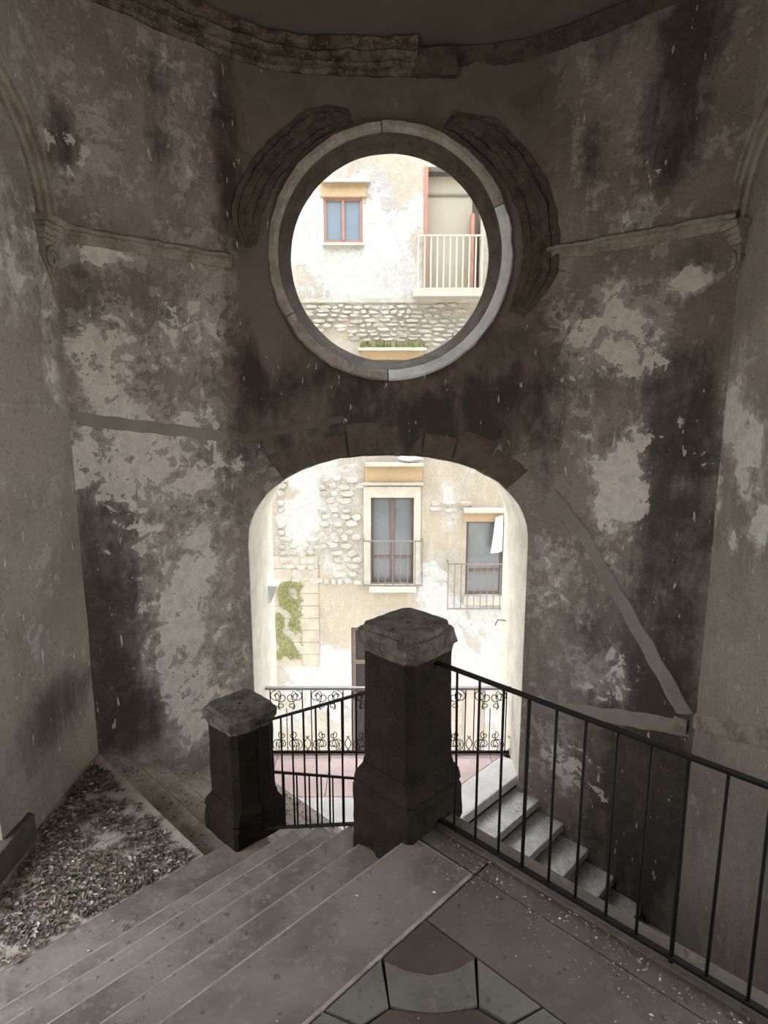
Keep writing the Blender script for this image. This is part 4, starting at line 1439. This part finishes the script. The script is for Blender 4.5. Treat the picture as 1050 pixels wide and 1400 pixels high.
for j in range(6):
    for i in range(13):
        f.append((j * 13 + i, j * 13 + (i + 1) % 13, (j + 1) * 13 + (i + 1) % 13, (j + 1) * 13 + i))
f += [tuple(range(13)), tuple(6 * 13 + i for i in range(13))]
o = link('crumpled_cloth', v, f, M['cloth'], smooth=True)
tag(o, 'crumpled white cloth on the ledge just under the arch crown', 'cloth')
mb = MB()
for i in range(420):
    x, z = fp(random.uniform(493, 580), 477)
    y = FY - random.uniform(.02, .2)
    h = random.uniform(.04, .2)
    a_ = random.uniform(0, 6.28)
    r = .03
    mb.add([(x - r * math.cos(a_), y - r * math.sin(a_), z), (x + r * math.cos(a_), y + r * math.sin(a_), z), (x + random.uniform(-.05, .05), y, z + h)], [(0, 1, 2)])
o = adopt(mb.obj('ledge_moss', M['moss']), bld)
o['kind'] = 'stuff'

mb = MB()
for i in range(2600):
    px, py = random.gauss(388, 11), random.uniform(795, 900)
    if noise.noise(Vector((px * .06, py * .05, 2))) < -.12 or px < 370 or px > 415:
        continue
    x, z = fp(px, py)
    r, a_ = random.uniform(.02, .05), random.uniform(0, 6.28)
    y = FY - .055
    mb.add([(x + r * math.cos(a_), y - random.uniform(0, .03), z + r * math.sin(a_)), (x + r * math.cos(a_ + 2.2), y, z + r * math.sin(a_ + 2.2)), (x + r * math.cos(a_ + 4), y - random.uniform(0, .02), z + r * math.sin(a_ + 4))], [(0, 1, 2)])
o = adopt(mb.obj('wall_moss', M['moss']), bld)
o['kind'] = 'stuff'

# rubble masonry showing through the lost render, and quoins
def rubble(name, region, n_rows, w0, seed, thr, m=None):
    rnd = random.Random(seed)
    x0, x1, z0, z1 = region
    mb = MB()
    rh = (z1 - z0) / n_rows
    for j in range(n_rows):
        x = x0 + rnd.uniform(-.1, 0)
        while x < x1:
            w = w0 * rnd.uniform(.6, 1.7)
            cz, cx = z0 + (j + .5) * rh + rnd.uniform(-.03, .03), x + w / 2
            x += w
            if noise.noise(Vector((cx * .8 + seed, cz * .8, 0))) < thr:
                continue
            if any(h[0] - .15 < cx + w / 2 and cx - w / 2 < h[1] + .15 and h[2] - .15 < cz < h[3] + .2 for h in holes):
                continue
            hw, hh = w * .46, rh * rnd.uniform(.34, .48)
            ring = []
            k = 8
            for i in range(k):
                t = 2 * math.pi * i / k + .2
                c, s_ = math.cos(t), math.sin(t)
                q = (abs(c) ** 4 + abs(s_) ** 4) ** -.25
                ring.append((cx + hw * q * c * rnd.uniform(.85, 1.05), cz + hh * q * s_ * rnd.uniform(.85, 1.05)))
            d = rnd.uniform(.015, .06)
            v = [(a, FY + .05, b) for a, b in ring] + [(a, FY - d * .5, b) for a, b in ring] + [(cx + (a - cx) * .75, FY - d - rnd.uniform(0, .02), cz + (b - cz) * .75) for a, b in ring]
            f = []
            for r in (0, 1):
                for i in range(k):
                    f.append((r * k + i, r * k + (i + 1) % k, (r + 1) * k + (i + 1) % k, (r + 1) * k + i))
            f.append(tuple(2 * k + i for i in range(k)))
            mb.add(v, f)
    o = adopt(mb.obj(name, m or M['fac_rubble']), bld)
    o['kind'] = 'stuff'
rubble('rubble_stones', R(380, 650, 492, 800), 15, .24, 3, -.30)
rubble('rubble_stones', R(385, 416, 690, 474), 9, .20, 9, -.35)
rubble('rubble_stones', R(590, 640, 720, 700), 7, .26, 21, .15)
qx = fp(374, 780)[0]
zz = fp(374, 760)[1]
for j in range(9):
    x = qx - .3
    for i in range(2):
        w = (.62, .42)[(i + j) % 2] + .3 * (i == 0)
        h = .30
        o = fbox('ashlar_block', x + .004, x + w - .004, zz - (j + 1) * h + .005, zz - j * h - .004, FY - .028 - .006 * ((i * 3 + j * 5) % 3), FY + .05, M['fac_stone'])
        x += w

# ------------------------------------------------------------------ litter and debris
def leaf_mat():
    m, nt, b = newmat('dry_litter')
    n = nt.nodes.new('ShaderNodeAttribute')
    n.attribute_name = 'tone'
    nt.links.new(n.outputs['Color'], b.inputs['Base Color'])
    b.inputs['Roughness'].default_value = .9
    return m
M['litter'] = leaf_mat()
TONES = [(.12, .09, .062), (.08, .062, .045), (.17, .135, .10), (.24, .205, .165), (.36, .325, .28), (.05, .04, .031), (.52, .49, .45)]
WTS = [5, 5, 5, 3, 1.6, 4, .7]
def litter(name, pts, label, smin=.006, smax=.016):
    v, f, cols = [], [], []
    for (p, s) in pts:
        a = random.uniform(0, 6.283)
        l = random.uniform(smin, smax) * s
        w = l * random.uniform(.35, .7)
        d, e = Vector((math.cos(a), math.sin(a), random.uniform(-.35, .35))), Vector((-math.sin(a), math.cos(a), random.uniform(-.3, .3)))
        up = Vector((0, 0, 1))
        n = len(v)
        base = p + up * (.003 + .35 * l * .5)
        v += [base - d * l, base + e * w + up * w * .5, base + d * l, base - e * w + up * w * .4, base + up * -w * .1]
        f += [(n, n + 4, n + 1), (n + 1, n + 4, n + 2), (n + 2, n + 4, n + 3), (n + 3, n + 4, n)]
        c = random.choices(TONES, WTS)[0]
        cols += [c] * 5
    me = bpy.data.meshes.new(name)
    me.from_pydata([tuple(q) for q in v], [], f)
    at_ = me.color_attributes.new('tone', 'FLOAT_COLOR', 'POINT')
    for i, c in enumerate(cols):
        at_.data[i].color = (*c, 1)
    me.materials.append(M['litter'])
    o = bpy.data.objects.new(name, me)
    C.objects.link(o)
    return tag(o, label, 'leaf litter', kind='stuff')
pts = []
while len(pts) < 13000:
    a, b = random.uniform(1.2, 3.0), random.uniform(-2.6, -.4)
    p = W(a, b, L1)
    if p.x < XL + .03 or (p.x < XL + .09 and p.y < 3.55):
        continue
    dens = noise.noise(Vector((p.x * 2.0, p.y * 2.0, 3))) * .9 + noise.noise(Vector((p.x * 7, p.y * 7, 8))) * .9 + noise.noise(Vector((p.x * 17, p.y * 17, 8))) * .5 + .15
    # denser along the diagonal drift, clean by the step edges and the strip
    drift = 1 - min(1, abs((b + .95) + .10 * (a - 2.2)) / .85)
    dens = dens * .7 + drift * .38 + .06
    if a < 1.52:
        dens -= .62 if b > -1.25 else .25
    if b > -.42:
        dens -= .3
    if random.random() < dens:
        pts.append((p + Vector((0, 0, .004)), random.choice((.4, .5, .7, .9, 1, 1.7))))
litter('leaf_litter', pts, 'drift of dry leaves and rubble on the quarter landing')
pts = []
for k in range(1, 7):
    z = L1 - RB * k
    cnt = 0
    while cnt < 420:
        a, b = random.uniform(1.56, 2.95), NB0 + TB * (k - 1) + random.uniform(.02, TB - .02)
        dens = .25 + noise.noise(Vector((a * 3, b * 3, k * .3))) * .8 + .45 * (1 - min(1, abs(a - 2.25) / .5))
        cnt += .5
        if random.random() < dens:
            pts.append((W(a, b, z + .004), random.choice((.6, .8, 1))))
            cnt += .5
litter('leaf_litter', pts, 'dry leaves lying on the steps down to the terrace')
pts = []
for i in range(1500):
    a = random.uniform(-2.2, -.1)
    b = -.03 - abs(random.gauss(0, .12 + .05 * (a < -1)))
    pts.append((W(a, b, .002), random.choice((.25, .3, .4, .6))))
for i in range(350):
    pts.append((W(random.uniform(-2, .0), random.uniform(-1.4, -.1), .0), random.choice((.2, .25, .35))))
litter('plaster_crumbs', pts, 'small crumbs of plaster and grit along the landing kerb')
pts = []
for k in range(1, 7):
    for i in range(260):
        a = AT - TC * k + random.uniform(0, TC)
        pts.append((W(a, random.uniform(1.5, 2.9), TZ - RC * k + .006), random.choice((.3, .4, .6))))
for i in range(150):
    pts.append((W(random.uniform(1.4, 2.4), random.uniform(1.5, 2.8), TZ + .003), random.choice((.3, .4))))
litter('plaster_crumbs', pts, 'grit and plaster crumbs scattered on the steps below the terrace')
pts = []
for k in range(0, 5):
    z = -0.164 * k
    a0 = na[k - 1] if k else -.3
    for i in range(45):
        pts.append((W(a0 + random.uniform(.02, .26), random.uniform(-1.9, -.05) if random.random() < .6 else random.uniform(-2.3, -1.3), z + .003), random.choice((.2, .3, .45))))
litter('plaster_crumbs', pts, 'sparse grit on the steps below the upper landing')
